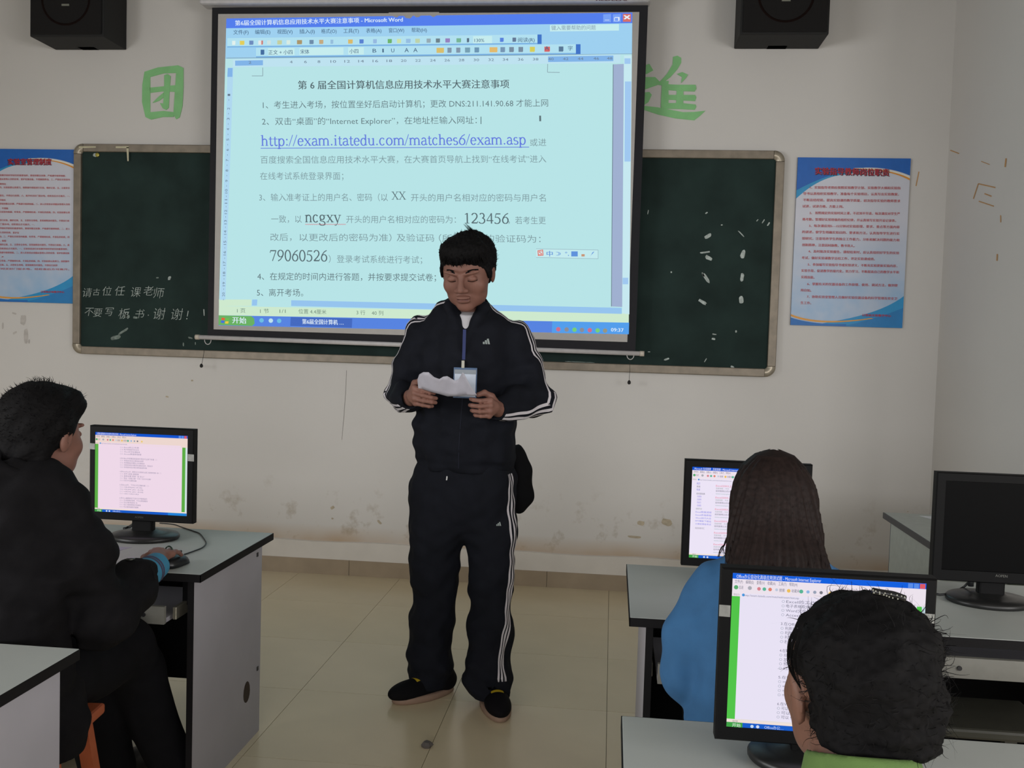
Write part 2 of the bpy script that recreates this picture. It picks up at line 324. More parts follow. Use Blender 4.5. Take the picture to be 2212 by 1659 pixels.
# ---------------------------------------------------------------- posters
SKYM = None
def poster(name, X0p, X1p, ZT, ZB, label):
    root = empty(name, ((X0p + X1p) / 2, WY, ZB), label, 'poster')
    Yf = WY - .012
    WB = WY - .001
    def W(u, v, k=0): return (X0p + (X1p - X0p) * u, Yf - .0006 * k, ZT + (ZB - ZT) * v)
    MB().box((X0p, Yf, ZB), (X1p, WB, ZT)).build('backing_board', mat('board_edge', (90, 96, 120), .5), root)
    m = MATS.get('poster_page')
    if not m:
        m = mat('poster_page', (206, 212, 228), .45, var=0); nt = m.node_tree; b = nt.nodes['Principled BSDF']
        rp = [x for x in nt.nodes if x.type == 'VALTORGB'][0]; nz = [x for x in nt.nodes if x.type == 'TEX_NOISE'][0]; nz.inputs['Scale'].default_value = 7
        geo = nt.nodes.new('ShaderNodeNewGeometry'); sp = nt.nodes.new('ShaderNodeSeparateXYZ'); nt.links.new(geo.outputs['Position'], sp.inputs[0])
        mr = nt.nodes.new('ShaderNodeMapRange'); mr.inputs['From Min'].default_value = 2.1; mr.inputs['From Max'].default_value = 1.6; nt.links.new(sp.outputs['Z'], mr.inputs['Value'])
        mu = nt.nodes.new('ShaderNodeMath'); mu.operation = 'MULTIPLY'; nt.links.new(nz.outputs['Fac'], mu.inputs[0]); nt.links.new(mr.outputs[0], mu.inputs[1])
        nt.links.new(mu.outputs[0], rp.inputs['Fac']); rp.color_ramp.elements[0].position = 0; rp.color_ramp.elements[1].position = .75
        rp.color_ramp.elements[0].color = lin((212, 214, 226)) + (1,); rp.color_ramp.elements[1].color = lin((140, 186, 226)) + (1,)
    def shape(nm, uv, k, rgb): MB().add([W(a, b_, k) for a, b_ in uv], [tuple(range(len(uv)))[::-1]]).build(nm, mat('print_%d_%d_%d' % rgb, rgb, .45, var=.04), root)
    MB().add([W(0, 0, .5), W(1, 0, .5), W(1, 1, .5), W(0, 1, .5)], [(3, 2, 1, 0)]).build('printed_page', m, root)
    def curve(pts):  # quadratic through three points list
        return [tuple((1 - t) ** 2 * np.array(pts[0]) + 2 * t * (1 - t) * np.array(pts[1]) + t * t * np.array(pts[2])) for t in np.linspace(0, 1, 14)]
    c1 = curve([(0, .245), (.22, .10), (.6, .062)]) + curve([(.6, .062), (.82, .05), (1, .112)])
    shape('printed_swoosh', [(0, 0)] + curve([(0, .245), (.22, .10), (.46, .098)]) + [(.6, .062), (.5, 0)], 1, (40, 150, 205))
    shape('printed_header', [(0, 0)] + curve([(0, .195), (.25, .10), (.55, .058)]) + curve([(.55, .058), (.8, .045), (1, .10)]) + [(1, 0)], 2, (18, 100, 190))
    a = curve([(.5, .060), (.82, .05), (1, .105)]); b_ = curve([(.5, .064), (.82, .058), (1, .116)]); c = curve([(.5, .066), (.82, .064), (1, .128)])
    shape('printed_arc', a + b_[::-1], 3, (232, 232, 220)); shape('printed_arc', b_ + c[::-1], 3, (226, 150, 50))
    shape('printed_corner', curve([(1, .81), (.8, .92), (.35, .975)]) + [(.2, 1), (1, 1)], 1, (30, 150, 210))
    shape('printed_corner', curve([(1, .88), (.8, .94), (.55, .985)]) + [(.45, 1), (1, 1)], 2, (20, 128, 196))
    shape('printed_footer', curve([(0, .955), (.2, .995), (.5, .985)]) + [(.5, 1), (0, 1)], 3, (20, 110, 190))
    a = curve([(0, .935), (.25, .998), (.72, .945)]); b_ = curve([(0, .947), (.25, 1.01), (.74, .948)])
    shape('printed_arc', [(x, min(y, .998)) for x, y in a + b_[::-1]], 4, (228, 160, 60))
    return root, W
P1 = poster('notice_poster', -3.757, -3.170, 2.430, 1.530, 'blue and white notice board with dense red lines, left of the chalkboard')
P2 = poster('notice_poster', .960, 1.549, 2.430, 1.524, 'blue and white notice board with red lines, right of the chalkboard')
redm = mat('red_print', (196, 62, 66), .5); redt = mat('red_title', (186, 30, 48), .5); drk = mat('title_shadow', (40, 30, 60), .5)
def z8(x, y): return (1680 + x / 4.147, 320 + y / 4.147)
PY = WY - .0155
def ptext(mb, t, x0, y0, x1, y1, em, conv, bold=.012, Y=PY): text(mb, t, conv(x0, y0), conv(x1, y1), em, Y, bold)
mb = MB()
R8 = [('1、实验指导老师应按照实验教学计划、实验教学大纲和实验指', 290, 350, 1100, 356), ('导书认真组织实验教学，准备每个实验项目，认真写出实验教案，', 230, 405, 1085, 412), ('不断总结经验，提高实验课的教学质量，初次指导实验的教师要求', 228, 462, 1098, 472), ('试讲，试讲合格，方能上岗。', 222, 518, 590, 522),
      ('2、 按照规定的实验时间上课，不迟到不早退，每次课应对学生严', 285, 578, 1095, 586), ('格考勤，管理好实验班级的组织纪律，并认真填写实验开设记录表。', 222, 635, 1060, 648),
      ('3、每次课应用5—15分钟对实验原理、要求、重点等方面内容', 280, 693, 1092, 705), ('的讲述，使学生明确实验目的、要求和方法，认真指导学生进行实', 220, 748, 1090, 764), ('验研究，注意培养学生的独立工作能力，分析和解决问题的能力和', 218, 806, 1090, 822), ('创新精神，注意因材施教，教书育人。', 218, 864, 690, 874),
      ('4、及时批改实验报告，课程结束时，应认真组织好学生的实验', 275, 922, 1088, 938), ('考试，做好实验课教学总结工作，评定实验课成绩。', 215, 980, 870, 992),
      ('5、参加编写实验指导书或实验讲义，不断充实和更新实验内容，', 270, 1040, 1070, 1054), ('实验手段，促进教学的现代化，努力学习，不断提高自己的教学水平和', 212, 1095, 1085, 1110), ('实践技能。', 210, 1153, 330, 1156),
      ('6、掌握有关的仪器设备的工作原理、使用、调试方法，做到使', 265, 1214, 1075, 1228), ('用自如。', 205, 1270, 300, 1273), ('7、协助实验室管理人员做好实验仪器设备的科学管理及安全卫', 262, 1328, 1070, 1346), ('生工作。', 205, 1383, 300, 1386)]
for t, a, b_, c, d in R8: ptext(mb, t, a, b_ + 12, c, d + 12, 6.6, z8)
mb.build('small_lettering', redm, P2[0], kind='stuff')
mb = MB(); ptext(mb, '实验指导教师岗位职责', 340, 236, 1003, 250, 17, z8, .03, PY + .0002); mb.build('title_shadow', drk, P2[0], kind='stuff')
mb = MB(); ptext(mb, '实验指导教师岗位职责', 333, 230, 997, 244, 17, z8, .02, PY - .0004); ptext(mb, '计算机实验教学中心', 755, 1505, 1015, 1512, 6, z8, .03); mb.build('title_lettering', redt, P2[0], kind='stuff')
def z6(x, y): return (x / 4.611, 310 + y / 4.611)
mb = MB()
corp = '一、实验室是进行实验教学和科学研究的重要场所，要保持整洁安静，严格遵守规章制度。二、进入实验室必须服从管理人员的安排，爱护仪器设备，不得随意移动。三、严禁在实验室内吸烟、吃零食，严禁随地吐痰，不准乱扔纸屑。四、实验前要认真预习，按照操作规程进行实验，做好记录。五、注意安全用电，发现故障及时报告，不得自行拆卸。六、离开时关好门窗水电，经检查后方可离开。'
ys = [320, 358, 402, 441, 522, 562, 604, 645, 685, 768, 806, 848, 887, 930, 968, 1010, 1050, 1090, 1130, 1172, 1212, 1252, 1293, 1335, 1373]
xe = [655, 695, 60, 695, 695, 55, 695, 80, 695, 690, 345, 695, 190, 690, 60, 690, 675, 690, 35, 690, 570, 690, 475, 690, 410]
k = 0
for y_, x_ in zip(ys, xe):
    n_ = max(2, int((x_ + 200) / 21)); s_ = (corp * 4)[k:k + n_]; k += n_
    ptext(mb, s_, -200, y_ + 2, x_, y_ + 10, 4.6, z6, .01)
mb.build('small_lettering', redm, P1[0], kind='stuff')
mb = MB(); ptext(mb, '实验室管理制度', 75, 212, 513, 212, 15.5, z6, .03, PY + .0002); mb.build('title_shadow', drk, P1[0], kind='stuff')
mb = MB(); ptext(mb, '实验室管理制度', 82, 207, 513, 207, 15, z6, .022, PY - .0004); ptext(mb, '计算机实验教学中心', 405, 1486, 640, 1488, 5, z6, .03); mb.build('title_lettering', redt, P1[0], kind='stuff')

# ---------------------------------------------------------------- loudspeakers
def speaker(x0, x1, zb, label):
    yf, yb = 5.10, WY
    root = empty('loudspeaker', ((x0 + x1) / 2, yb, zb), label, 'loudspeaker', 'black loudspeakers on the front wall')
    blk = mat('speaker_black', (22, 22, 22), .75, bump=.2)
    MB().box((x0, yf + .012, zb), (x1, yb, zb + .40), .006).build('cabinet', blk, root)
    gr = mat('speaker_cloth', (17, 15, 15), .95, bump=.4, bscale=900)
    MB().box((x0 + .012, yf, zb + .012), (x1 - .012, yf + .014, zb + .388), .005).build('grille', gr, root)
    mb = MB(); cx = (x0 + x1) / 2; pr = [(.132, .0), (.138, -.004), (.144, 0)]
    vs = []; fs = []
    for r_, dy in pr:
        for k in range(40):
            a = 2 * PI * k / 40; vs.append((cx + r_ * math.cos(a), yf - .001 + dy, zb + .2 + r_ * math.sin(a)))
    for i in range(2):
        for k in range(40): a = i * 40 + k; b = i * 40 + (k + 1) % 40; fs.append((a, b, b + 40, a + 40))
    mb.add(vs, fs).build('woofer_ring', mat('dark_brown_ring', (26, 16, 14), .95, spec=.1), root)
    MB().box((cx - .022, yf - .004, zb + .163), (cx + .022, yf + .001, zb + .174)).build('badge', mat('badge_silver', (150, 152, 140), .3, .5), root)
    MB().box((cx - .05, yb - .06, zb - .0), (cx + .05, yb, zb + .02)).build('wall_bracket', blk, root)
speaker(-3.305, -2.868, 3.008, 'black loudspeaker high on the wall left of the projection screen')
speaker(.597, 1.044, 3.010, 'black loudspeaker high on the wall right of the projection screen')
print('wall', time.time() - T0)

# ---------------------------------------------------------------- projection screen
SY = 5.212
scr = empty('projection_screen', (-1.09, SY, 1.34), 'large pull-down projection screen showing a document, in front of the chalkboard', 'projection screen')
blkf = mat('screen_border', (24, 24, 30), .8)
def wq(mb, pp, Y=SY, th=.0): return prism(mb, [ony(x, y, Y) for x, y in pp], th) if th else flat(mb, pp, Y)
OUT = [(457, 14), (452, 730), (1362, 764), (1400.5, 13)]
xl, xr, zt, zb = -2.2895, .1225, 3.196, 1.3505
MB().box((xl, SY, zb), (xr, SY + .0015, zt)).build('border_fabric', blkf, scr)
MB().box((-2.2535, SY - .001, 1.404), (.0775, SY, 3.1608)).build('matte_white_fabric', mat('matte_white', (188, 184, 180), .8, var=.02), scr)
MB().box((-2.345, SY - .055, 3.1995), (.135, SY + .055, 3.32), .015).build('screen_case', mat('case_white', (196, 192, 194), .4), scr)
pa, pb = ony(424, 728, SY - .005), ony(1390, 764, SY - .005)
MB().tube([pa, pb], .0125, 14).build('bottom_rod', mat('rod_white', (200, 196, 196), .35), scr, True)
for a in (pa, pb):
    s = 1 if a is pa else -1
    MB().tube([a - np.array([s * .004, 0, 0]), a + np.array([s * .02, 0, 0])], .0145, 14).build('end_cap', mat('rod_cap', (206, 196, 182), .4), scr, True)
for cx, cy in ((449, 736), (1362, 768)):
    c = ony(cx, cy - 5, SY - .006); mb = MB()
    mb.tube([c + np.array([.019 * math.cos(t), 0, -.008 + .026 * math.sin(t)]) for t in np.linspace(0, -PI, 12)], .0024, 8)
    mb.build('pull_ring', mat('ring_white', (190, 188, 188), .3), scr, True)
for (a, b_, c, d) in ((442, 748, 435, 790), (1360, 772, 1359, 826)):
    root = MB().tube([ony(a, b_, 5.27), ony((a + c) / 2 + 1, (b_ + d) / 2, 5.27), ony(c, d, 5.27)], .0012, 6).build('pull_cord', mat('cord_black', (28, 26, 26), .7), scr)
    p = ony(c, d, 5.27); MB().lathe(p, [(.003, .012), (.009, .004), (.009, -.006), (.004, -.011)], 12).build('weight', mat('cord_black', (28, 26, 26), .7), root, True)
# the projected picture (light): everything lies on the fabric
def lit(nm, rgb, polys, lvl):
    for p in polys:
        mb = MB(); flat(mb, p, SY - .0012 - .0003 * lvl); mb.build(nm, gl(rgb), scr)
_TL, _TR, _BL, _BR = map(np.array, ((489., 40.), (1366., 27.), (472., 703.), (1358., 722.)))
def bar(x0, yl0, x1, yr0, yl1, yr1):
    return [(x0, yl0), (x0, yl1), (x1, yr1), (x1, yr0)]
def on_left(y): return 489 + (y - 40) * (472 - 489) / 663.
def on_right(y): return 1366 + (y - 27) * (1358 - 1366) / 695.
def strip(yl0, yr0, yl1, yr1): return [(on_left(yl0), yl0), (on_left(yl1), yl1), (on_right(yr1), yr1), (on_right(yr0), yr0)]
lit('projected_page', (184, 228, 231), [strip(40, 27, 703, 722)], 0)
lit('projected_title_bar', (84, 126, 236), [strip(40, 27, 61, 50)], 1)
lit('projected_menu_bar', (158, 208, 240), [strip(61, 50, 127, 117)], 1)
def seg(x0, x1, t0, t1):   # between title bottom (t=0) and ruler (t=1)
    f = lambda x, t: (61 + (x - 489) * (50 - 61) / 877.) * (1 - t) + (126 + (x - 489) * (117 - 126) / 877.) * t
    return [(x0, f(x0, t0)), (x0, f(x0, t1)), (x1, f(x1, t1)), (x1, f(x1, t0))]
lit('projected_toolbar', (178, 224, 240), [seg(491, 1163, .33, .62), seg(553, 1245, .66, .97)], 2)
lit('projected_toolbar_shade', (120, 176, 226), [seg(491, 1163, .60, .64), seg(553, 1245, .94, .985)], 3)
lit('projected_toolbar_end', (66, 116, 200), [seg(1161, 1170, .33, .64), seg(1244, 1254, .66, .98)], 4)
lit('projected_box', (198, 236, 238), [seg(579, 636, .68, .92), seg(647, 742, .68, .92), seg(752, 786, .68, .92), seg(1022, 1063, .36, .60), [(1188, 54), (1188, 68), (1337, 66), (1337, 52)]], 4)
lit('projected_ruler', (190, 226, 240), [bar(503, 128, 1340, 118, 145, 136)], 2)
lit('projected_ruler_end', (130, 180, 232), [bar(508, 131, 568, 130, 142, 141), bar(1184, 122, 1325, 120, 134, 132)], 3)
lit('projected_line', (120, 138, 150), [seg(489, 1245, .985, 1.0), seg(1245, 1365, .985, .995), [(567, 146), (567, 164), (568, 164), (568, 146)], [(544, 163.5), (544, 164.5), (568, 164.5), (568, 163.5)], [(1182.5, 138), (1182, 156), (1183, 156), (1183.5, 138)], [(1183, 155.5), (1183, 156.5), (1209, 157), (1209, 156)]], 5)
lit('projected_rule_strip', (176, 216, 240), [[(492, 146), (475, 648), (487, 648), (504, 146)]], 1)
lit('projected_rule_strip_end', (130, 180, 232), [[(492, 147), (491, 166), (502, 166), (502.5, 147)]], 2)
lit('projected_gutter', (160, 176, 208), [[(1324.5, 139), (1320.5, 662), (1344, 663), (1347.5, 138)]], 1)
lit('projected_gutter_edge', (96, 116, 128), [[(1324, 139), (1320, 662), (1321.3, 662), (1325.3, 139)]], 2)
lit('projected_scroll_strip', (198, 232, 240), [[(1348, 120), (1344, 678), (1359.5, 679), (1365, 120)]], 1)
lit('projected_scroll_thumb', (160, 200, 240), [[(1350, 176), (1349, 349), (1362, 349), (1363.5, 176)], [(1345, 600), (1345, 614), (1357, 614), (1357, 600)], [(1349, 126), (1349, 138), (1362, 138), (1362, 126)]], 2)
lit('projected_hscroll', (150, 196, 238), [[(629, 648.5), (629, 661), (1343, 678), (1343, 665)], [(545, 647), (544, 660), (555, 660), (556, 647)]], 2)
lit('projected_status_bar', (206, 233, 206), [strip(661, 677, 681, 697), [(473, 647), (473, 661), (543, 661), (543, 647)]], 1)
lit('projected_task_bar', (88, 132, 224), [strip(681, 697, 703, 722)], 2)
lit('projected_tray', (84, 158, 236), [[(1193, 694), (1192, 719), (1358.3, 722), (1359, 697)]], 3)
lit('projected_task_button', (70, 106, 192), [[(628, 685), (627, 704), (760, 708), (761, 688)]], 3)
lit('projected_start_button', (106, 176, 98), [[(472.5, 681), (472, 702), (545, 704), (550, 699), (549, 688), (543, 683)]], 3)
lit('projected_start_mark', (226, 96, 60), [[(479, 686), (478, 691), (485, 692), (486, 687)]], 4)
lit('projected_start_mark', (110, 190, 80), [[(488, 687), (487, 692), (494, 693), (495, 688)]], 4)
lit('projected_start_mark', (70, 110, 220), [[(478, 692), (477, 697), (484, 698), (485, 693)]], 4)
lit('projected_start_mark', (232, 200, 70), [[(487, 694), (486, 699), (493, 699), (494, 694)]], 4)
lit('projected_button', (120, 160, 244), [[(1303, 31), (1303, 48), (1320, 48), (1320, 30)], [(1324, 31), (1324, 48), (1341, 48), (1341, 30)]], 3)
lit('projected_close_button', (214, 112, 104), [[(1345.5, 30), (1345.5, 47), (1363, 47), (1363, 30)]], 3)
MB().add([ony(x, y, SY - .0016) for x, y in [(838, 31), (857, 38), (868, 30.5), (877, 39), (886, 40), (893, 33), (899, 37.5), (905, 37), (912, 31), (925, 31), (936, 37), (950, 30), (948, 26), (840, 27)]], [tuple(range(14))]).build('scratched_edge', mat('matte_white', (1, 1, 1)), scr)
# text
def ltext(nm, rgb, items, bold=0., lvl=7, skew=0):
    for t, x0, y0, x1, y1, em in items:
        mb = MB(); text(mb, t, (x0, y0), (x1, y1), em, SY - .0012 - .0003 * lvl, bold, up=(-.022, -1), skew=skew)
        mb.build(nm, gl(rgb), scr, kind='stuff')
ltext('projected_lettering', (220, 236, 250), [('第6届全国计算机信息应用技术水平大赛注意事项 - Microsoft Word', 508, 54.5, 870, 46.5, 12.5), ('第6届全国计算机 …', 653, 699, 742, 701, 12), ('开始', 502, 697, 532, 698, 15), ('09:37', 1320, 716, 1347, 717, 11)], .02)
ltext('projected_lettering', (232, 240, 250), [('×', 1348, 45, 1361, 45, 22), ('–', 1307, 47, 1316, 47, 14), ('❐', 1327, 45, 1338, 45, 12)], .03)
mn = ['文件(F)', '编辑(E)', '视图(V)', '插入(I)', '格式(O)', '工具(T)', '表格(A)', '窗口(W)', '帮助(H)']
mx_ = [504, 551, 599, 647, 694, 742, 791, 840, 889]
def gy_(x, t): return seg(x, x + 1, t, t)[0][1]
ltext('projected_lettering', (70, 100, 130), [(t, x, gy_(x, .20), x + 33, gy_(x + 33, .20), 11) for t, x in zip(mn, mx_)] + [('阅读(R)', 1119, gy_(1119, .56), 1155, gy_(1155, .56), 11), ('130%', 1025, gy_(1025, .55), 1046, gy_(1046, .55), 10), ('正文 + 小四', 580, gy_(580, .88), 632, gy_(632, .88), 11), ('宋体', 649, gy_(649, .87), 668, gy_(668, .87), 11), ('小四', 755, gy_(755, .87), 774, gy_(774, .87), 11),
      ('B', 805, gy_(805, .86), 813, gy_(812, .86), 12), ('I', 826, gy_(826, .86), 829, gy_(829, .86), 12), ('U', 845, gy_(845, .86), 852, gy_(852, .86), 12), ('A', 874, gy_(874, .86), 883, gy_(883, .86), 13), ('A', 893, gy_(893, .86), 902, gy_(902, .86), 13), ('A', 1177, gy_(1177, .84), 1186, gy_(1186, .84), 12), ('字', 1227, gy_(1227, .85), 1237, gy_(1237, .85), 11)], .006)
ltext('projected_lettering', (128, 150, 170), [('键入需要帮助的问题', 1191, 64.5, 1287, 63.5, 11)])
# ruler figures
rn = [(4, 629), (6, 660), (8, 689), (10, 720), (12, 750), (14, 780), (16, 811), (18, 841), (20, 872), (22, 903), (24, 935), (26, 966), (28, 997), (30, 1029), (32, 1061), (34, 1092), (36, 1125), (38, 1157), (40, 1190), (42, 1222), (44, 1254), (46, 1288), (48, 1317), (2, 540)]
it = []
for v, x in rn:
    y = 138 + (x - 503) * (-9.5) / 837.; h_ = 3 * len(str(v)); it.append((str(v), x - h_, y, x + h_, y, 8))
ltext('projected_lettering', (104, 122, 140), it)
mb = MB()
for v in range(1, 21):
    y = 190 + v * 22.3 if v > 1 else 205; x = 495 - (y - 178) * 12.5 / 457
    text(mb, str(v), (x + 3, y + 3.2 * len(str(v)) * .7), (x + 3, y - 3.2 * len(str(v)) * .7), 8, SY - .0033, up=(-1, 0))
    text(mb, '-', (x + 2, y + 12.5), (x + 2, y + 9.5), 8, SY - .0033, up=(-1, 0))
mb.build('projected_lettering', gl((104, 122, 140)), scr, kind='stuff')
dk = (96, 116, 122); md = (126, 152, 158)
ltext('projected_heading', (84, 100, 106), [('第 6 届全国计算机信息应用技术水平大赛注意事项', 644, 191.5, 1100, 189, 20.5)], .012)
ltext('projected_text_line', dk, [('1、考生进入考场，按位置坐好后启动计算机；更改 DNS:211.141.90.68 才能上网', 568, 233.5, 1184, 229, 18)], -.004)
ltext('projected_text_line', dk, [('2、双击“桌面”的“Internet Explorer”，在地址栏输入网址：', 566, 269, 1030, 266, 18), ('I', 1165, 262, 1169, 262, 18)], -.004)
ltext('projected_text_line', md, [('百度搜索全国信息应用技术水平大赛，在大赛首页导航上找到“在线考试”进入', 563, 352, 1180, 350, 18)], -.002)
ltext('projected_text_line', md, [('在线考试系统登录界面；', 562, 387, 742, 387, 18)], -.002)
ltext('projected_text_line', md, [('3、输入准考证上的用户名、密码（以', 560, 433, 838, 433, 18), ('开头的用户名相对应的密码与用户名', 888, 433.5, 1179, 434, 18), ('或进', 1145, 314.5, 1180, 314, 18)], -.002)
ltext('projected_text_line', md, [('一致，以', 586, 480, 652, 480, 18), ('开头的用户名相对应的密码为：', 748, 480.5, 985, 481, 18), ('，若考生更', 1098, 482.5, 1179, 483, 18)], -.002)
ltext('projected_text_line', md, [('改后，', 584, 519, 630, 519, 18), ('以更改后的密码为准）', 647, 519.5, 846, 520, 18), ('及验证码', 857, 520, 938, 521, 18), ('（所有考生的验证码为：', 948, 521, 1168, 523, 18)], -.002)
ltext('projected_text_line', md, [('）登录考试系统进行考试；', 710, 566, 912, 568, 18)], -.002)
ltext('projected_text_line', dk, [('4、在规定的时间内进行答题，并按要求提交试卷；', 556, 603.5, 942, 606, 18)], -.002)
ltext('projected_text_line', dk, [('5、离开考场。', 555, 638.5, 655, 639, 18)], -.002)
ltext('projected_status_lettering', (110, 134, 120), [('1 页', 512, 675, 530, 675, 11), ('1 节', 562, 676, 581, 676, 11), ('1/1', 604, 676, 617, 676, 11), ('位置 4.4厘米', 645, 676.5, 705, 678, 11), ('3 行', 770, 679, 789, 679.5, 11), ('40 列', 803, 680, 828, 680.5, 11)])
lit('projected_cursor', (60, 76, 84), [[(1038.3, 252), (1038.3, 268), (1039.7, 268), (1039.7, 252)]], 6)
# seriffed big lettering: stroke alphabet with contrast, drawn as strokes with serifs
SERIF = {}
def _g(ch, wd, *st): SERIF[ch] = (wd, st)
K = .045; T = .085   # thin / thick
def arc(cx, cy, rx, ry, a0, a1, n=10): return [(cx + rx * math.cos(math.radians(a0 + (a1 - a0) * i / n)), cy + ry * math.sin(math.radians(a0 + (a1 - a0) * i / n))) for i in range(n + 1)]
def V_(x, y0, y1, s=3): # stem with serifs s bit0 bottom bit1 top
    o = [('s', T, [(x, y0), (x, y1)])]
    if s & 1: o.append(('s', K * .8, [(x - .09, y0 + .015), (x + .09, y0 + .015)]))
    if s & 2: o.append(('s', K * .8, [(x - .10, y1 - .03), (x, y1 - .01)]))
    return o
X = .46; A_ = .70
_g('h', .5, *V_(.1, 0, A_), *V_(.38, 0, .30, 1), ('c', .07, arc(.24, .30, .14, .14, 180, 0)))
_g('t', .30, ('c', .075, [(.13, .58), (.13, .12)] + arc(.21, .10, .08, .09, 190, 330)), ('s', K, [(.02, X - .02), (.27, X - .02)]))
_g('p', .5, *V_(.1, -.21, X), ('o', 0, arc(.26, .225, .16, .235, 150, -150, 16)))
_g(':', .25, ('d', .055, [(.12, .05)]), ('d', .055, [(.12, .40)]))
_g('/', .28, ('s', K, [(.0, -.03), (.26, .70)]))
_g('.', .25, ('d', .055, [(.12, .05)]))
_g('e', .44, ('o', 0, [(.06, .26), (.38, .26)] + arc(.22, .235, .16, .235, 10, 320, 18)))
_g('x', .5, ('s', T, [(.08, X), (.42, 0)]), ('s', K, [(.40, X), (.08, 0)]), ('s', K * .8, [(.0, X - .01), (.18, X - .01)]), ('s', K * .8, [(.31, X - .01), (.48, X - .01)]), ('s', K * .8, [(.0, .015), (.17, .015)]), ('s', K * .8, [(.32, .015), (.5, .015)]))
_g('a', .44, ('c', .07, arc(.2, .33, .13, .13, 160, 0) + [(.33, .07)] + [(.37, .02), (.43, .05)]), ('o', 0, [(.33, .27)] + arc(.19, .125, .13, .125, 100, 330, 12)))
_g('m', .78, *V_(.1, 0, X), *V_(.38, 0, .30, 1), *V_(.66, 0, .30, 1), ('c', .07, arc(.24, .30, .14, .15, 180, 0)), ('c', .07, arc(.52, .30, .14, .15, 180, 0)))
_g('n', .5, *V_(.1, 0, X), *V_(.38, 0, .30, 1), ('c', .07, arc(.24, .30, .14, .15, 180, 0)))
_g('i', .28, *V_(.13, 0, X), ('d', .055, [(.13, .63)]))
_g('d', .5, ('o', 0, arc(.22, .225, .16, .235, 30, 330, 16)), ('s', T, [(.37, 0), (.37, A_)]), ('s', K * .8, [(.27, A_ - .03), (.37, A_ - .01)]), ('s', K * .8, [(.37, .015), (.47, .03)]))
_g('u', .5, *V_(.1, .16, X, 2), *V_(.38, 0, X, 3), ('c', .06, arc(.24, .16, .14, .15, 180, 350)))
_g('c', .44, ('o', 0, arc(.22, .235, .16, .235, 40, 320, 18)))
_g('o', .5, ('o', 0, arc(.25, .235, .18, .235, 0, 360, 20)))
_g('s', .38, ('o', 0, arc(.19, .345, .12, .115, 40, 250, 10) + arc(.19, .12, .13, .12, 80, -150, 10)))
_g('g', .5, ('o', 0, arc(.22, .31, .14, .15, 0, 360, 16)), ('o', 0, [(.12, .17), (.10, .09), (.30, .05), (.40, -.02)] + arc(.22, -.10, .18, .10, 20, -200, 12)), ('s', K, [(.33, .42), (.45, .44)]))
_g('y', .5, ('s', T, [(.08, X), (.26, 0)]), ('s', K, [(.43, X), (.22, -.12), (.14, -.2), (.06, -.19)]), ('s', K * .8, [(.0, X - .01), (.18, X - .01)]), ('s', K * .8, [(.33, X - .01), (.5, X - .01)]))
_g('X', .72, ('s', T, [(.12, .67), (.62, 0)]), ('s', K, [(.58, .67), (.10, 0)]), ('s', K * .8, [(.0, .66), (.24, .66)]), ('s', K * .8, [(.46, .66), (.7, .66)]), ('s', K * .8, [(.0, .015), (.22, .015)]), ('s', K * .8, [(.48, .015), (.72, .015)]))
_g('0', .5, ('o', 0, arc(.25, .335, .18, .335, 0, 360, 24)))
_g('1', .5, ('s', T, [(.26, 0), (.26, .67)]), ('s', K, [(.12, .58), (.26, .66)]), ('s', K * .8, [(.13, .015), (.39, .015)]))
_g('2', .5, ('o', 0, arc(.23, .48, .17, .19, 160, -30, 12) + [(.30, .27), (.05, .03)]), ('s', .075, [(.05, .035), (.40, .035)]), ('s', K, [(.40, .03), (.45, .14)]))
_g('3', .5, ('o', 0, arc(.22, .51, .14, .16, 150, -70, 12) + arc(.20, .18, .20, .18, 80, -150, 14)))
_g('4', .5, ('s', T, [(.34, 0), (.34, .67)]), ('s', K, [(.34, .66), (.03, .19)]), ('s', .06, [(.03, .185), (.46, .185)]))
_g('5', .5, ('s', .07, [(.15, .63), (.43, .63)]), ('s', K, [(.15, .64), (.09, .40)]), ('o', 0, [(.09, .40)] + arc(.20, .20, .20, .21, 90, -140, 14)))
_g('6', .5, ('o', 0, arc(.25, .21, .18, .21, 0, 360, 18)), ('c', .06, [(.43, .67), (.27, .58), (.12, .40), (.08, .22)]))
_g('7', .5, ('s', .07, [(.06, .63), (.44, .63)]), ('s', K, [(.06, .63), (.03, .50)]), ('s', .055, [(.43, .62), (.18, 0)]))
_g('9', .5, ('o', 0, arc(.25, .46, .18, .21, 0, 360, 18)), ('c', .06, [(.07, 0), (.23, .09), (.38, .27), (.42, .45)]))
_g(' ', .25)
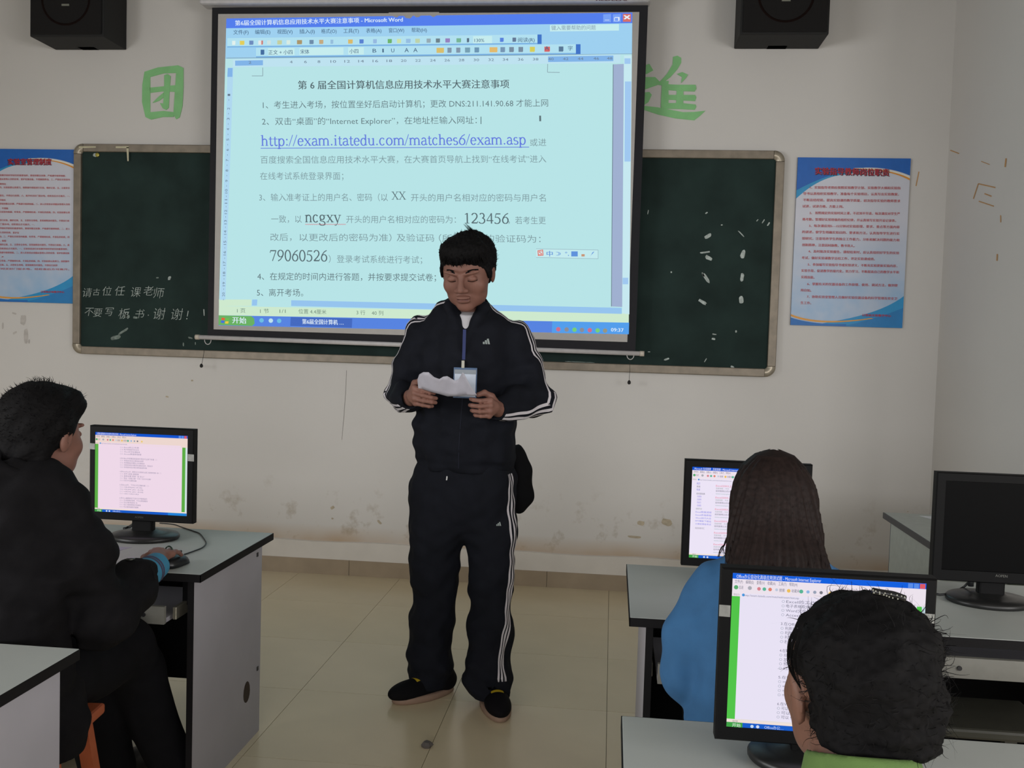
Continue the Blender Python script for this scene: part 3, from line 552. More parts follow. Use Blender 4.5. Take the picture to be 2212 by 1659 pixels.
def serif_text(mb, t, p0, p1, em, Y, map=None):
    tot = sum(SERIF[c][0] for c in t); p0 = np.array(p0, float); p1 = np.array(p1, float)
    d = (p1 - p0) / tot; u = np.array((-.022, -1.)) * em; x = 0
    def put(poly):
        q = [p0 + d * a + u * b for a, b in poly]
        area_ = sum(q[i][0] * q[(i + 1) % len(q)][1] - q[(i + 1) % len(q)][0] * q[i][1] for i in range(len(q)))
        if area_ > 0: q = q[::-1]
        mb.add([(map or (lambda a, b: ony(a, b, Y)))(*k) for k in q], [tuple(range(len(q)))])
    for ch in t:
        wd, sts = SERIF[ch]
        for kind, th, pts in sts:
            if kind == 'd': put([(x + pts[0][0] + th * math.cos(a), pts[0][1] + th * math.sin(a)) for a in np.linspace(0, 2 * PI, 9)[:-1]]); continue
            for a, b in zip(pts[:-1], pts[1:]):
                dx, dy = b[0] - a[0], b[1] - a[1]; L = math.hypot(dx, dy) + 1e-6
                tt = th if kind != 'o' else K + (T - K) * abs(dy) / L
                nx, ny = -dy / L * tt / 2, dx / L * tt / 2; ex, ey = (dx / L * .006, dy / L * .006)
                put([(x + a[0] - nx - ex, a[1] - ny - ey), (x + b[0] - nx + ex, b[1] - ny + ey), (x + b[0] + nx + ex, b[1] + ny + ey), (x + a[0] + nx - ex, a[1] + ny - ey)])
        x += wd
mb = MB(); serif_text(mb, 'http://exam.itatedu.com/matches6/exam.asp', (564, 315), (1137, 312), 33, SY - .0034)
flat(mb, [(563, 319.5), (563, 321), (1143, 318.5), (1143, 317)], SY - .0034); mb.build('projected_web_address', gl((100, 122, 222)), scr, kind='stuff')
mb = MB(); serif_text(mb, 'XX', (846, 431), (877, 431), 25, SY - .0034); serif_text(mb, 'ncgxy', (659, 480), (737, 480), 34, SY - .0034); serif_text(mb, '123456', (1001, 482.5), (1100, 483), 33, SY - .0034); serif_text(mb, '79060526', (583, 563.5), (708, 564.5), 35, SY - .0034)
mb.build('projected_figures', gl((88, 106, 112)), scr, kind='stuff')
mb = MB()
for i in range(22): x = 659 + i * 4; flat(mb, [(x, 485), (x + 2, 483), (x + 4, 485), (x + 4, 486.2), (x + 2, 484.2), (x, 486.2)][::-1], SY - .0034)
mb.build('projected_squiggle', gl((214, 120, 130)), scr, kind='stuff')
# icons in the bars
def icons(items, t, rowh=9):
    by = {}
    for x, rgb, w_ in items: by.setdefault(rgb, []).append((x, w_))
    for rgb, L_ in by.items():
        mb = MB()
        for x, w_ in L_:
            y = gy_(x, t); flat(mb, [(x - w_ / 2, y - rowh / 2), (x - w_ / 2, y + rowh / 2), (x + w_ / 2 - 1, y + rowh / 2), (x + w_ / 2, y + rowh / 2 - 2), (x + w_ / 2, y - rowh / 2)], SY - .003)
        mb.build('projected_icon', gl(rgb), scr, kind='stuff')
icons([(505, (226, 240, 236), 7), (523, (226, 206, 92), 10), (543, (110, 140, 190), 9), (562, (226, 232, 232), 8), (566, (206, 110, 100), 4), (581, (206, 226, 226), 8), (604, (196, 206, 160), 10), (623, (216, 234, 226), 8), (647, (170, 150, 110), 11), (673, (110, 140, 170), 9), (694, (196, 170, 130), 9), (717, (150, 190, 220), 6), (757, (216, 186, 110), 10), (781, (90, 130, 210), 9), (810, (150, 185, 225), 8), (842, (110, 180, 110), 9), (862, (206, 226, 170), 9), (882, (150, 190, 226), 10), (902, (190, 210, 170), 10), (926, (150, 170, 180), 9), (946, (110, 130, 140), 9), (967, (150, 130, 190), 10), (991, (120, 180, 150), 10), (1011, (90, 110, 130), 5), (1084, (90, 130, 220), 8), (1111, (100, 120, 150), 8)], .49)
icons([(567, (70, 110, 160), 8), (951, (216, 190, 110), 16), (971, (130, 150, 170), 9), (990, (130, 150, 170), 9), (1010, (120, 160, 180), 11), (1030, (110, 150, 180), 10), (1066, (226, 186, 110), 17), (1086, (120, 150, 180), 10), (1105, (120, 140, 160), 10), (1125, (120, 140, 160), 10), (1150, (214, 206, 90), 11), (1182, (214, 100, 100), 12), (1212, (90, 120, 150), 10)], .81, 11)
for xs, rgb in (((1206, 1274), (206, 110, 140)), ((1224, 1257), (140, 140, 150)), ((1241, 1291), (120, 206, 120)), ((1307,), (150, 150, 130)), ((565, 603), (110, 190, 226)), ((585,), (190, 226, 236))):
    mb = MB()
    for x in xs:
        y = 692 + (x - 565) * .030
        pts = [(x + 5 * math.cos(a), y + 5 * math.sin(a)) for a in np.linspace(0, -2 * PI, 9)[:-1]]; flat(mb, pts, SY - .003)
    mb.build('projected_icon', gl(rgb), scr, kind='stuff')
lit('projected_input_bar', (196, 234, 238), [[(1158, 537.5), (1158, 556), (1292, 559), (1292, 540)]], 2)
lit('projected_line', (150, 180, 190), [[(1158, 537), (1158, 538), (1292, 540.5), (1292, 539.5)], [(1291.5, 540), (1291.5, 559), (1292.5, 559), (1292.5, 540)], [(1158, 555.5), (1158, 556.5), (1292, 559.5), (1292, 558.5)]], 5)
lit('projected_icon', (222, 120, 110), [[(1161, 541), (1162, 553), (1174, 552), (1173, 539)]], 4)
lit('projected_icon', (214, 238, 240), [[(1163, 543), (1164, 551), (1172, 550), (1171, 541)]], 5)
ltext('projected_lettering', (222, 110, 100), [('S', 1164, 550.5, 1171, 550, 11)], .03)
ltext('projected_lettering', (90, 140, 216), [('中', 1181, 553, 1194, 553, 13), ('☽', 1201, 552, 1211, 552, 11), ('°,', 1221, 552, 1229, 552, 11)], .015)
lit('projected_icon', (96, 146, 220), [[(1234, 543), (1234, 554), (1248, 554), (1248, 543)], [(1276, 552), (1273, 555), (1282, 546), (1284, 543), (1280, 545)]], 4)
lit('projected_icon', (200, 150, 120), [[(1256, 549), (1256, 554), (1263, 554), (1263, 549)]], 4)
# maker's lettering on the screen case, only its lower edge is in view
mb = MB(); text(mb, 'REDLEAF', (1288, 1.5), (1358, 2.0), 10, SY - .0558, .01); mb.build('case_lettering', mat('case_print', (90, 30, 50), .5), scr, kind='stuff')

# orange tape marks and scuffs on the front wall and the pilaster
tp = mat('orange_tape', (196, 150, 96), .6)
def zt_(x, y): return (1900 + x / 4.878, 260 + y / 4.878)
def side_pt(x, y):   # front wall or the pilaster's left face, whichever the line of sight meets
    p = ony(x, y, WY - .0012)
    if p[0] < X0: return p
    d = ray(x, y); return EYE + d * (X0 - .0012) / d[0]
tapes = [((745, 315), (838, 350), 11), ((1070, 432), (1160, 466), 8), ((1333, 400), (1322, 492), 16), ((415, 540), (384, 692), 11), ((1040, 668), (1220, 708), 13), ((1040, 668), (988, 826), 11), ((1105, 772), (1180, 800), 13), ((1045, 852), (1205, 905), 12), ((1275, 1000), (1276, 1075), 11), ((1240, 1408), (1236, 1480), 15)]
tlab = ['slanting, nearest the notice board corner', 'slanting, second in the upper row', 'upright, highest and furthest right', 'upright, faint, closest beside the notice board', 'long top stroke of the E shape', 'upright stroke of the E shape', 'short middle stroke of the E shape', 'bottom stroke of the E shape', 'upright, just below the E shape', 'upright, lowest of all']
for ti, (a, b_, w_) in enumerate(tapes):
    a = np.array(zt_(*a)); b_ = np.array(zt_(*b_)); d = (b_ - a); nrm = np.array([-d[1], d[0]]) / np.linalg.norm(d) * w_ / 4.878 / 2
    q = [a - nrm, a + nrm, b_ + nrm, b_ - nrm]
    o = MB().add([side_pt(*k) for k in q], [(0, 1, 2, 3)]).build('tape_strip', tp)
    tagit(o, 'orange tape strip on the right of the wall: ' + tlab[ti], 'tape', 'orange tape strips on the right of the wall')
sc_ = mat('wall_scuff', (192, 187, 182), .9, var=.1, scale=40)
wf = bpy.data.objects['wall_front']
mb = MB()
for a in ((50, 690, 12, 24, .1), (56, 724, 9, 34, 0), (31, 677, 10, 4, .3), (6, 704, 4, 14, 0), (32, 719, 10, 5, -.6), (63, 738, 4, 10, 0)): blob(*a, WY - .001, mb)
mb.build('wall_scuff', sc_, wf, kind='stuff')
mb = MB()
for a in ((415, 822, 5, 4, 0), (361, 857, 7, 4, .2), (1961, 1105, 3, 2, 0), (718, 1097, 9, 7, -.6), (718, 1120, 5, 4, 0), (1385, 1130, 16, 10, .1), (1440, 1128, 24, 14, .3), (1370, 1160, 30, 6, .1), (820, 1128, 12, 5, .8)): blob(*a, WY - .001, mb)
mb.build('wall_spot', mat('wall_spot', (186, 174, 152), .9, var=.15, scale=40), wf, kind='stuff')
mb = MB(); flat(mb, [(749, 800), (748.3, 800), (746, 850), (742, 905), (738, 950), (738.6, 950), (742.8, 905), (746.8, 850)], WY - .001)
mb.build('hairline_crack', mat('crack', (130, 126, 122), .9), wf)
print('screen', time.time() - T0)

# ---------------------------------------------------------------- desks
DZ = .700
lam = mat('desk_laminate', (186, 190, 186), .42, var=.03, scale=6, spec=.4)
lam2 = mat('panel_laminate', (170, 168, 176), .5, var=.04, scale=5)
edge = mat('desk_black_edge', (18, 17, 19), .6, spec=.2)
dkp = mat('desk_dark_panel', (16, 16, 18), .8, spec=.1)
met = mat('runner_steel', (170, 166, 150), .35, .7)
def desk(x0, x1, y0, y1, near_right, label, trays, group='grey computer desks', ph=None):
    """x0<x1; near_right: the end panel in view is on the right"""
    root = empty('computer_desk', ((x0 + x1) / 2, (y0 + y1) / 2, 0), label, 'desk', group)
    MB().box((x0 + .002, y0 + .002, DZ - .024), (x1 - .002, y1 - .002, DZ), .0015).build('desktop', lam, root)
    MB().box((x0, y0, DZ - .024), (x1, y0 + .002, DZ - .001)).build('edge_band', edge, root)
    MB().box((x0, y1 - .002, DZ - .024), (x1, y1, DZ - .001)).build('edge_band', edge, root)
    MB().box((x0, y0, DZ - .024), (x0 + .002, y1, DZ - .001)).build('edge_band', edge, root)
    MB().box((x1 - .002, y0, DZ - .024), (x1, y1, DZ - .001)).build('edge_band', edge, root)
    fy = y0 + .022
    for xa, xb in (((x0 + .045), (x0 + .063)), ((x1 - .048), (x1 - .03)), ((x0 + x1) / 2 - .009, (x0 + x1) / 2 + .009)):
        MB().box((xa, fy + .001, 0), (xb, y1 - .03, DZ - .024)).build('side_panel', lam2 if abs(xa - (x0 + x1) / 2) > .02 else dkp, root)
        MB().box((xa - .0005, fy, 0), (xb + .0005, fy + .002, DZ - .024)).build('edge_band', edge, root)
    MB().box((x0 + .063, y1 - .06, .18), (x1 - .048, y1 - .044, DZ - .024)).build('back_panel', dkp, root)
    for ta, tb, zt, kx in trays:
        MB().box((ta, y0 + .0, zt - .052), (tb, y0 + .014, zt)).build('tray_front', mat('tray_grey', (132, 131, 124), .5), root)
        MB().box((ta, y0 + .012, zt - .050), (tb, y0 + .34, zt - .036)).build('keyboard_tray', lam2, root)
        for sx, xx in ((-1, ta - .018), (1, tb + .018)):
            MB().box((xx - .006, y0 + .03, zt - .045), (xx + .006, y0 + .42, zt - .008), .002).build('tray_runner', met, root)
            MB().box((xx - .008, y0 + .10, zt - .02), (xx + .008, y0 + .16, DZ - .024)).build('runner_bracket', dkp, root)
        MB().tube([(kx, y0 - .004, zt - .026), (kx, y0 + .002, zt - .026)], .006, 10).build('tray_button', mat('dark_plastic', (40, 40, 42), .5), root)
    return root
dA = desk(-2.56, -1.165, 2.628, 3.228, True, 'grey-topped computer desk with a lavender end panel, carrying the left student\'s monitor', ((-1.80, -1.275, .598, -1.336), (-2.45, -1.93, .603, -2.3)))
MB().tube([(-1.1945, 3.077, .179), (-1.1955, 3.077, .179)], .001, 3)
mb = MB(); vs = []; n = 14
for dx in (0, .0012):
    for k in range(n):
        a = 2 * PI * k / n; vs.append((-1.1950 + dx, 3.075 + .028 * math.cos(a), .18 + .032 * math.sin(a) * (1.25 if math.sin(a) > 0 else 1)))
mb.add(vs, [tuple(range(n, 2 * n))] + [(k, (k + 1) % n, (k + 1) % n + n, k + n) for k in range(n)]).build('cable_hole', mat('hole_brown', (58, 46, 36), .9), dA)
for (px, py) in ((556, 1198), (556, 1444)):
    p = ray(px, py); p = EYE + p * (-1.1945 / p[0]); MB().box(tuple(p - [.001, .006, .007]), tuple(p + [.002, .006, .007])).build('screw_cap', mat('dark_plastic', (40, 40, 42)), dA)
dB = desk(-2.56, -1.146, 1.380, 1.968, True, 'grey-topped computer desk at the lower left, nearest the camera', ((-1.80, -1.275, .598, -1.336), (-2.45, -1.93, .603, -2.3)))
dC = desk(.068, 1.49, 2.460, 3.052, False, 'grey-topped computer desk on the right carrying the woman in blue\'s monitor and a switched-off one', ((.146, .66, .582, .19), (.835, 1.40, .648, .892)))
dE = desk(.041, 1.49, 1.190, 1.808, False, 'grey-topped computer desk at the lower right under the largest monitor', ((.146, .66, .582, .19), (.835, 1.40, .648, .892)))
# side table by the pilaster
tD = empty('side_table', (1.47, 3.94, 0), 'light grey side table with dark edges behind the switched-off monitor', 'table')
MB().box((1.202, 3.604, .674), (1.74, 4.276, .7)).build('tabletop', mat('tabletop_greygreen', (170, 176, 170), .4), tD)
for a, b_ in (((1.198, 3.600, .674), (1.74, 3.604, .699)), ((1.198, 3.604, .674), (1.202, 4.28, .699))): MB().box(a, b_).build('edge_band', mat('grey_edge', (66, 66, 70), .5), tD)
MB().box((1.222, 3.66, 0), (1.240, 4.24, .674)).build('side_panel', mat('tabletop_greygreen', (170, 176, 170)), tD)
MB().box((1.2215, 4.238, 0), (1.2405, 4.242, .674)).build('edge_band', mat('blue_edge', (40, 58, 84), .5), tD)
MB().box((1.24, 4.20, .2), (1.72, 4.22, .674)).build('back_panel', mat('tabletop_greygreen', (170, 176, 170)), tD)
MB().box((1.70, 3.66, 0), (1.72, 4.24, .674)).build('side_panel', mat('tabletop_greygreen', (170, 176, 170)), tD)
mb = MB(); pts = [onz(1985, 1114, .7008), onz(2030, 1126, .7008), (1.62, 4.02, .7008), (1.60, 4.22, .7008)]
mb.add([tuple(p) for p in pts] + [(p[0], p[1], .7004) for p in pts], [(0, 1, 2, 3), (7, 6, 5, 4), (0, 4, 5, 1), (1, 5, 6, 2), (2, 6, 7, 3), (3, 7, 4, 0)])
mb.build('paper_sheet', mat('paper_white', (226, 228, 232), .6), None, label='white sheet of paper lying on the side table', cat='paper')

# ---------------------------------------------------------------- monitors
mblk = mat('monitor_black', (14, 14, 15), .55, spec=.15)
mgloss = mat('panel_off', (4, 4, 5), .5, spec=.08)
mbase = mat('monitor_base', (30, 30, 30), .38, spec=.5)
def monitor(xc, y, wd, zb, zt, label, scrn, rz=0, base=(.095, .115), dz=DZ, neckdx=0):
    root = empty('monitor', (xc, y, dz), label, 'monitor', 'black flat monitors on the desks')
    x0, x1 = xc - wd / 2, xc + wd / 2
    sx0, sx1, sz0, sz1 = scrn
    mb = MB()   # bezel: four bars and a rear shell
    o = []
    def ring(a, b_): return [(a[0], y + a[2], a[1]), (b_[0], y + a[2], a[1]), (b_[0], y + a[2], b_[1]), (a[0], y + a[2], b_[1])]
    R0 = ring((x0, zb, 0.004), (x1, zt)); R1 = ring((x0 + .003, zb + .003, 0), (x1 - .003, zt - .003)); R2 = ring((sx0, sz0, .0), (sx1, sz1)); R3 = ring((sx0 + .001, sz0 + .001, .004), (sx1 - .001, sz1 - .001))
    R4 = ring((x0, zb, .03), (x1, zt)); R5 = ring((x0 + .04, zb + .04, .055), (x1 - .04, zt - .04))
    vs = R1 + R2 + R3 + R0 + R4 + R5
    fs = []
    def br(a, b_, fl=False):
        for k in range(4): q = (a * 4 + k, a * 4 + (k + 1) % 4, b_ * 4 + (k + 1) % 4, b_ * 4 + k); fs.append(q[::-1] if fl else q)
    br(0, 1); br(1, 2); br(0, 3, True); br(3, 4, True); br(4, 5, True); fs.append((20, 23, 22, 21))
    hs = MB().add(vs, fs).build('housing', mblk, root)
    MB().box((xc - .036 + neckdx, y + .02, dz + .012), (xc + .036 + neckdx, y + .05, zb + .07), .006).build('neck', mblk, root)
    bx = xc + neckdx
    MB().lathe((bx, y + .045, dz), [(.97, 0), (1, .004), (1, .011), (.96, .016), (.7, .021), (.42, .026), (.38, .03)], 40, base[1], base[0]).build('stand_base', mbase, root, True)
    bz = (zb + sz0) / 2; mb = MB()
    return root, y
def sheet(root, nm, m, rect, Y, lvl=0):
    x0, z0, x1, z1 = rect; return MB().add([(x0, Y - .0004 * lvl, z0), (x1, Y - .0004 * lvl, z0), (x1, Y - .0004 * lvl, z1), (x0, Y - .0004 * lvl, z1)], [(0, 1, 2, 3)]).build(nm, m, root)
def display(root, Y, corners, bars, texts, marks=(), serifs=()):
    """corners: photo pixels of the lit area (TL TR BL BR); bars (u0,v0,u1,v1,rgb,level)"""
    P = [ony(x, y, Y) for x, y in corners]
    x0 = (P[0][0] + P[2][0]) / 2; x1 = (P[1][0] + P[3][0]) / 2; zt = (P[0][2] + P[1][2]) / 2; zb = (P[2][2] + P[3][2]) / 2
    fx = lambda u: x0 + (x1 - x0) * u; fz = lambda v: zt + (zb - zt) * v
    for u0, v0, u1, v1, rgb, lv in bars:
        MB().add([(fx(u0), Y - .0002 * lv, fz(v1)), (fx(u1), Y - .0002 * lv, fz(v1)), (fx(u1), Y - .0002 * lv, fz(v0)), (fx(u0), Y - .0002 * lv, fz(v0))], [(0, 1, 2, 3)]).build('lit_area', gl(rgb), root)
    by = {}
    for t, u0, v, u1, em, rgb in texts: by.setdefault(rgb, []).append((t, u0, v, u1, em))
    for rgb, L_ in by.items():
        mb = MB()
        for t, u0, v, u1, em in L_:
            text(mb, t, (u0, v), (u1, v), em, 0, 0, up=(0, -1), map=lambda a, b: (fx(a), Y - .0012, fz(b)))
        mb.build('lit_lettering', gl(rgb), root, kind='stuff')
    by = {}
    for u, v, r_, rgb in marks: by.setdefault(rgb, []).append((u, v, r_))
    asp = (x1 - x0) / (zt - zb)
    for rgb, L_ in by.items():
        mb = MB()
        for u, v, r_ in L_:
            mb.add([(fx(u + r_ * math.cos(a)), Y - .0012, fz(v + r_ * asp * math.sin(a))) for a in np.linspace(0, -2 * PI, 9)[:-1]], [tuple(range(8))[::-1]])
        mb.build('lit_icon', gl(rgb), root, kind='stuff')
    return (x0, x1, zb, zt)
def scr_rect(corners, Y):
    P = [ony(x, y, Y) for x, y in corners]
    return ((P[0][0] + P[2][0]) / 2, (P[1][0] + P[3][0]) / 2, (P[2][2] + P[3][2]) / 2, (P[0][2] + P[1][2]) / 2)
IEM = ['文件(F)', '编辑(E)', '查看(V)', '收藏(A)', '工具(T)', '帮助(H)']
DKT = (110, 108, 130)
def ie_chrome(title, pg=(236, 226, 242), bar=(232, 214, 212), s=1.0, tb=(20, 84, 206)):
    bars = [(0, 0, 1, 1, pg, 0), (0, 0, 1, .036, tb, 1), (0, .036, 1, .148, bar, 1), (.05, .127, .93, .146, pg, 2), (0, .951, 1, .968, (240, 224, 214), 1), (0, .966, 1, 1, (26, 92, 200), 2), (0, .966, .085, 1, (64, 160, 70), 3), (.80, .966, 1, 1, (36, 130, 214), 3),
            (.965, 0.004, .992, .034, (220, 90, 100), 3), (.935, .004, .960, .034, (90, 140, 230), 3), (.905, .004, .930, .034, (90, 140, 230), 3)]
    tx = [(title, .02, .029, .02 + s, .030, (226, 232, 246)), ('开始', .03, .993, .075, .026, (226, 240, 226)), ('Office办公…', .20, .992, .30, .024, (200, 216, 240)), ('完毕', .03, .964, .06, .016, (120, 120, 130)), ('后退', .035, .098, .058, .024, DKT), ('搜索', .245, .102, .275, .024, DKT), ('收藏夹', .31, .102, .35, .024, DKT), ('地址(D)', .008, .143, .04, .018, (150, 140, 150)), ('http://exam.itatedu.com/matches6/exam/test.asp', .065, .144, .35, .018, (120, 124, 150))]
    for i, t in enumerate(IEM): tx.append((t, .012 + i * .057, .062, .012 + i * .057 + .042, .026, DKT))
    mk = [(.02, .09, .012, (90, 170, 110)), (.092, .09, .011, (170, 170, 180)), (.14, .092, .010, (214, 130, 140)), (.168, .092, .010, (90, 180, 150)), (.198, .092, .010, (222, 130, 110)), (.232, .092, .008, (190, 200, 220)), (.295, .094, .010, (236, 190, 90)), (.36, .094, .011, (90, 180, 150)), (.395, .094, .009, (140, 180, 226)), (.43, .094, .009, (150, 160, 180)), (.463, .094, .009, (120, 120, 130)), (.51, .096, .010, (236, 200, 110)), (.06, .137, .008, (70, 150, 220)), (.135, .984, .009, (200, 220, 240)), (.165, .984, .009, (210, 220, 240))]
    return bars, tx, mk
# monitor of the left student
ya = 3.0
cA = [(205.5, 932.5), (405.5, 942), (204, 1104.5), (403, 1115.5)]
rA = scr_rect(cA, ya)
mA, _ = monitor(-1.541, ya, .362, .7655, 1.0795, 'black monitor in front of the left student showing a web test with green side bars', rA, neckdx=-.006)
b_, t_, m_ = ie_chrome('计算机基础知识在线考试测试系统 - Microsoft Internet Explorer', (238, 216, 232), (236, 214, 206), .43)
b_ += [(0, .148, .038, .951, (92, 172, 70), 3), (.945, .148, .980, .951, (92, 172, 70), 3), (.98, .148, 1, .951, (210, 226, 226), 3)]
ex = [['Excel的工作表', '电子表格软件的文件', 'Word文字处理软件', 'Access数据库管理'], ['3.在Office中若要选择菜单栏项目可以按下的是（ ）', '利用鼠标单击左键后拖动选择', '利用键盘组合键加上方向键选定', '利用鼠标单击左键后按住键拖动选定，然后松开', '利用鼠标双击对象左键快速选择对象'],
      ['4.在PowerPoint中，要使幻灯片放映时从第三张跳转到第八张（ ）', '动作 按钮 超链接', '放映设置 菜单 “自 定义”', '预设 “动画方案” 下的 “幻灯片切换”', '幻灯片设置动画'], ['5.在Excel中，下列公式正确的是（ ）', '=SUM(A1:A10)', '=SUM (A1 A10)', '=AVG (A1 A10)', '=A1+A2+A3'], ['6.在Word编辑状态下进行文字替换操作', '可以使用格式替换，不可以使用通配符', '可以使用查找 与', '可以 使用特殊字符替换', '可以使用通配符替换']]
v = .185
for g in ex:
    for i, t in enumerate(g):
        head = t[0].isdigit()
        t_.append((t, .275 if head else .318, v, min(.72, (.275 if head else .318) + len(t) * .0125 + .05), .022, (136, 128, 158)))
        if not head: t_.append(('○ ' + 'ABCD'[(i - (1 if len(g) == 5 else 0)) % 4], .277, v, .308, .02, (160, 150, 180)))
        v += .0275
    v += .028
display(mA, ya + .0015, cA, b_, t_, m_)
# monitor of the woman in blue
yc = 2.8
cC = [(1495.5, 1009), (1740, 1018), (1488, 1206), (1735, 1216)]
mC, _ = monitor(.4025, yc, .362, .7635, 1.0755, 'black monitor half hidden behind the long-haired woman, showing red and blue search results', scr_rect(cC, yc), dz=DZ)
b_, t_, m_ = ie_chrome('Microsoft 在线搜索 _百度搜索 - Microsoft Internet Explorer', (236, 228, 246), (238, 226, 236), .45)
v = .165
for i, t in enumerate(['网页', '新闻', '知道']): t_.append((t, .045, .19 + i * .033, .075, .025, (90, 90, 210) if i != 1 else (90, 90, 110)))
t_.append(('相关搜索结果', .045, .30, .12, .024, (110, 110, 120)))
for i in range(4): t_.append(('·百度' + '知吧文图'[i], .05, .33 + i * .033, .09, .022, (130, 120, 220)))
t_.append(('搜索历史', .045, .465, .10, .022, (140, 150, 150)))
for i, t in enumerate(['Excel数据透视', 'Excel表格教程', 'Word技巧大全', 'PPT模板下载站', '计算机等级考试']): t_.append((t, .045, .50 + i * .033, .185, .022, (120, 120, 226)))
t_.append(('相关检索词汇', .045, .678, .13, .022, (140, 136, 150)))
v = .205
for i in range(7):
    t_.append(('Excel2003上机操作', .215, v, .44, .026, (228, 110, 140))); t_.append(('考试题库及答案', .45, v, .6, .026, (130, 130, 226)))
    t_.append(('百度快照  - 今天', .215, v + .027, .33, .02, (150, 160, 160))); t_.append(('如何使用公式计算', .215, v + .056, .36, .022, (90, 86, 110))); t_.append(('www.example.com/n - 23K - 快照', .215, v + .084, .50, .02, (150, 176, 176)))
    v += .128 if i != 2 else .13
t_ = [q for q in t_ if q[2] < .95 or q[0] in ('开始', '完毕')]
display(mC, yc + .0015, cC, b_, t_, m_)
# large monitor nearest the camera
ye = 1.62
cE = [(1579.5, 1244), (1997, 1253.5), (1571.6, 1579), (1990.5, 1591)]
mE, _ = monitor(.3715, ye, .350, .744, 1.0405, 'large black monitor at the lower right behind the pinned-up hair, green bar at its left', scr_rect(cE, ye), base=(.085, .105), neckdx=-.008)
b_, t_, m_ = ie_chrome('Office办公自动化高级应用测试题 - Microsoft Internet Explorer', (232, 226, 244), (236, 226, 236), .44, (22, 96, 222))
b_ += [(0, .122 + .026, .043, .945, (82, 196, 74), 3), (.955, .148, .98, .945, (82, 196, 74), 3), (.98, .148, 1, .945, (206, 226, 236), 3), (0, .944, 1, .948, (230, 220, 200), 3)]
v = .172
for j, g in enumerate(ex):
    for i, t in enumerate(g):
        head = t[0].isdigit()
        t_.append((t, .285 if not head else .262, v, min(.80, (.285) + len(t) * .015 + .05), .024, (120, 120, 140)))
        if not head: t_.append(('○', .262, v, .277, .022, (150, 160, 176)))
        v += .0285
    v += .03
t_ = [q for q in t_ if q[2] < .94 or q[0] in ('开始', '完毕', 'Office办公…')]
display(mE, ye + .0015, cE, b_, t_, m_)
MB().box(tuple(ony(1982, 1586, ye - .001)), tuple(ony(1989, 1579, ye - .0))).build('power_lamp', gl((70, 150, 226)), mE)
# tape pieces on the bezels
tpm = mat('silver_tape', (150, 150, 146), .35, .1, var=.2, scale=60)
for root, Y, qs in ((mA, ya, [[(192.5, 957), (205, 958), (205, 971), (192.5, 970)], [(405.5, 981), (419, 982), (419, 997), (405.5, 996)]]), (mE, ye, [[(1554, 1306), (1578, 1308), (1577, 1333), (1553, 1331)], [(1996.5, 1325), (2019, 1327), (2018, 1347), (1995.5, 1345)]])):
    for q in qs: MB().add([ony(x, y, Y - .0006) for x, y in q][::-1], [(0, 1, 2, 3)]).build('tape_piece', tpm, root)
# switched-off monitor
yf = 2.78
mF, _ = monitor(1.093, yf, .345, .7655, 1.0735, 'black monitor switched off, at the right edge of the picture', (.945, 1.241, .797, 1.05))
sheet(mF, 'dark_panel', mgloss, (.944, .796, 1.242, 1.051), yf + .004)
for o in list(mF.children): pass
tc_ = mat('grey_print', (96, 96, 92), .5)
mb = MB(); text(mb, 'AOPEN', (2150, 1246), (2176, 1248), 8, yf - .0006, .02); mb.build('maker_lettering', tc_, mF, kind='stuff')
mb = MB(); text(mb, 'AOPEN', (291, 1119), (309, 1120), 6, ya - .0006, .02); mb.build('maker_lettering', mat('dim_print', (60, 60, 54), .5), mA, kind='stuff')
# cables (part of what they belong to)
cbm = mat('cable_black', (26, 28, 30), .5)
P = [onz(*p, .712) for p in ((2000, 1278), (2030, 1285), (2060, 1281), (2082, 1268))]
P.append(ony(2094, 1256, yf + .03)); P.append(ony(2097, 1240, yf + .03))
MB().tube(P, .0035, 8).build('video_cable', cbm, mF, True)
MB().tube([ony(2097, 1266, yf + .028), ony(2097, 1240, yf + .028)], .008, 10).build('cable_plug', cbm, mF, True)
P = [ony(297, 1135, ya + .03), onz(287, 1130, .74), onz(277, 1137, .715), onz(262, 1148, .706)]
MB().tube([ony(300, 1130, 3.05), ony(290, 1131, 3.09), onz(280, 1138, .706), onz(268, 1142, .704)], .0055, 8).build('video_cable', cbm, mA, True)

# ---------------------------------------------------------------- mouse, its cable, card on the desk
ms = empty('computer_mouse', (-1.285, 2.715, DZ), 'black mouse under the left student\'s hand', 'mouse')
mb = MB(); N_, K_ = 14, 9; vs = []; fs = []
for i in range(N_):
    u = i / (N_ - 1); L = -.055 + .11 * u; ww = .031 * math.sqrt(max(.02, 1 - (2 * u - 1) ** 4)); hh = .034 * math.sqrt(max(.02, 1 - (1.9 * u - .85) ** 2 * .9))
    for k in range(K_):
        a = PI * k / (K_ - 1); vs.append((ww * math.cos(a), L, .002 + hh * math.sin(a)))
for i in range(N_ - 1):
    for k in range(K_ - 1): q = i * K_ + k; fs.append((q, q + 1, q + 1 + K_, q + K_))
    fs.append((i * K_ + K_ - 1, i * K_, (i + 1) * K_, (i + 1) * K_ + K_ - 1))
fs += [tuple(range(K_)), tuple(reversed(range((N_ - 1) * K_, N_ * K_)))]
ca, sa = math.cos(-.12), math.sin(-.12)
mb.add([(-1.285 + x * ca - y * sa, 2.715 + x * sa + y * ca, DZ + z) for x, y, z in vs], fs).build('mouse_shell', mat('mouse_black', (24, 26, 28), .35), ms, True)
MB().box((-1.289, 2.74, DZ + .030), (-1.281, 2.757, DZ + .0375), .002).build('scroll_wheel', cbm, ms)
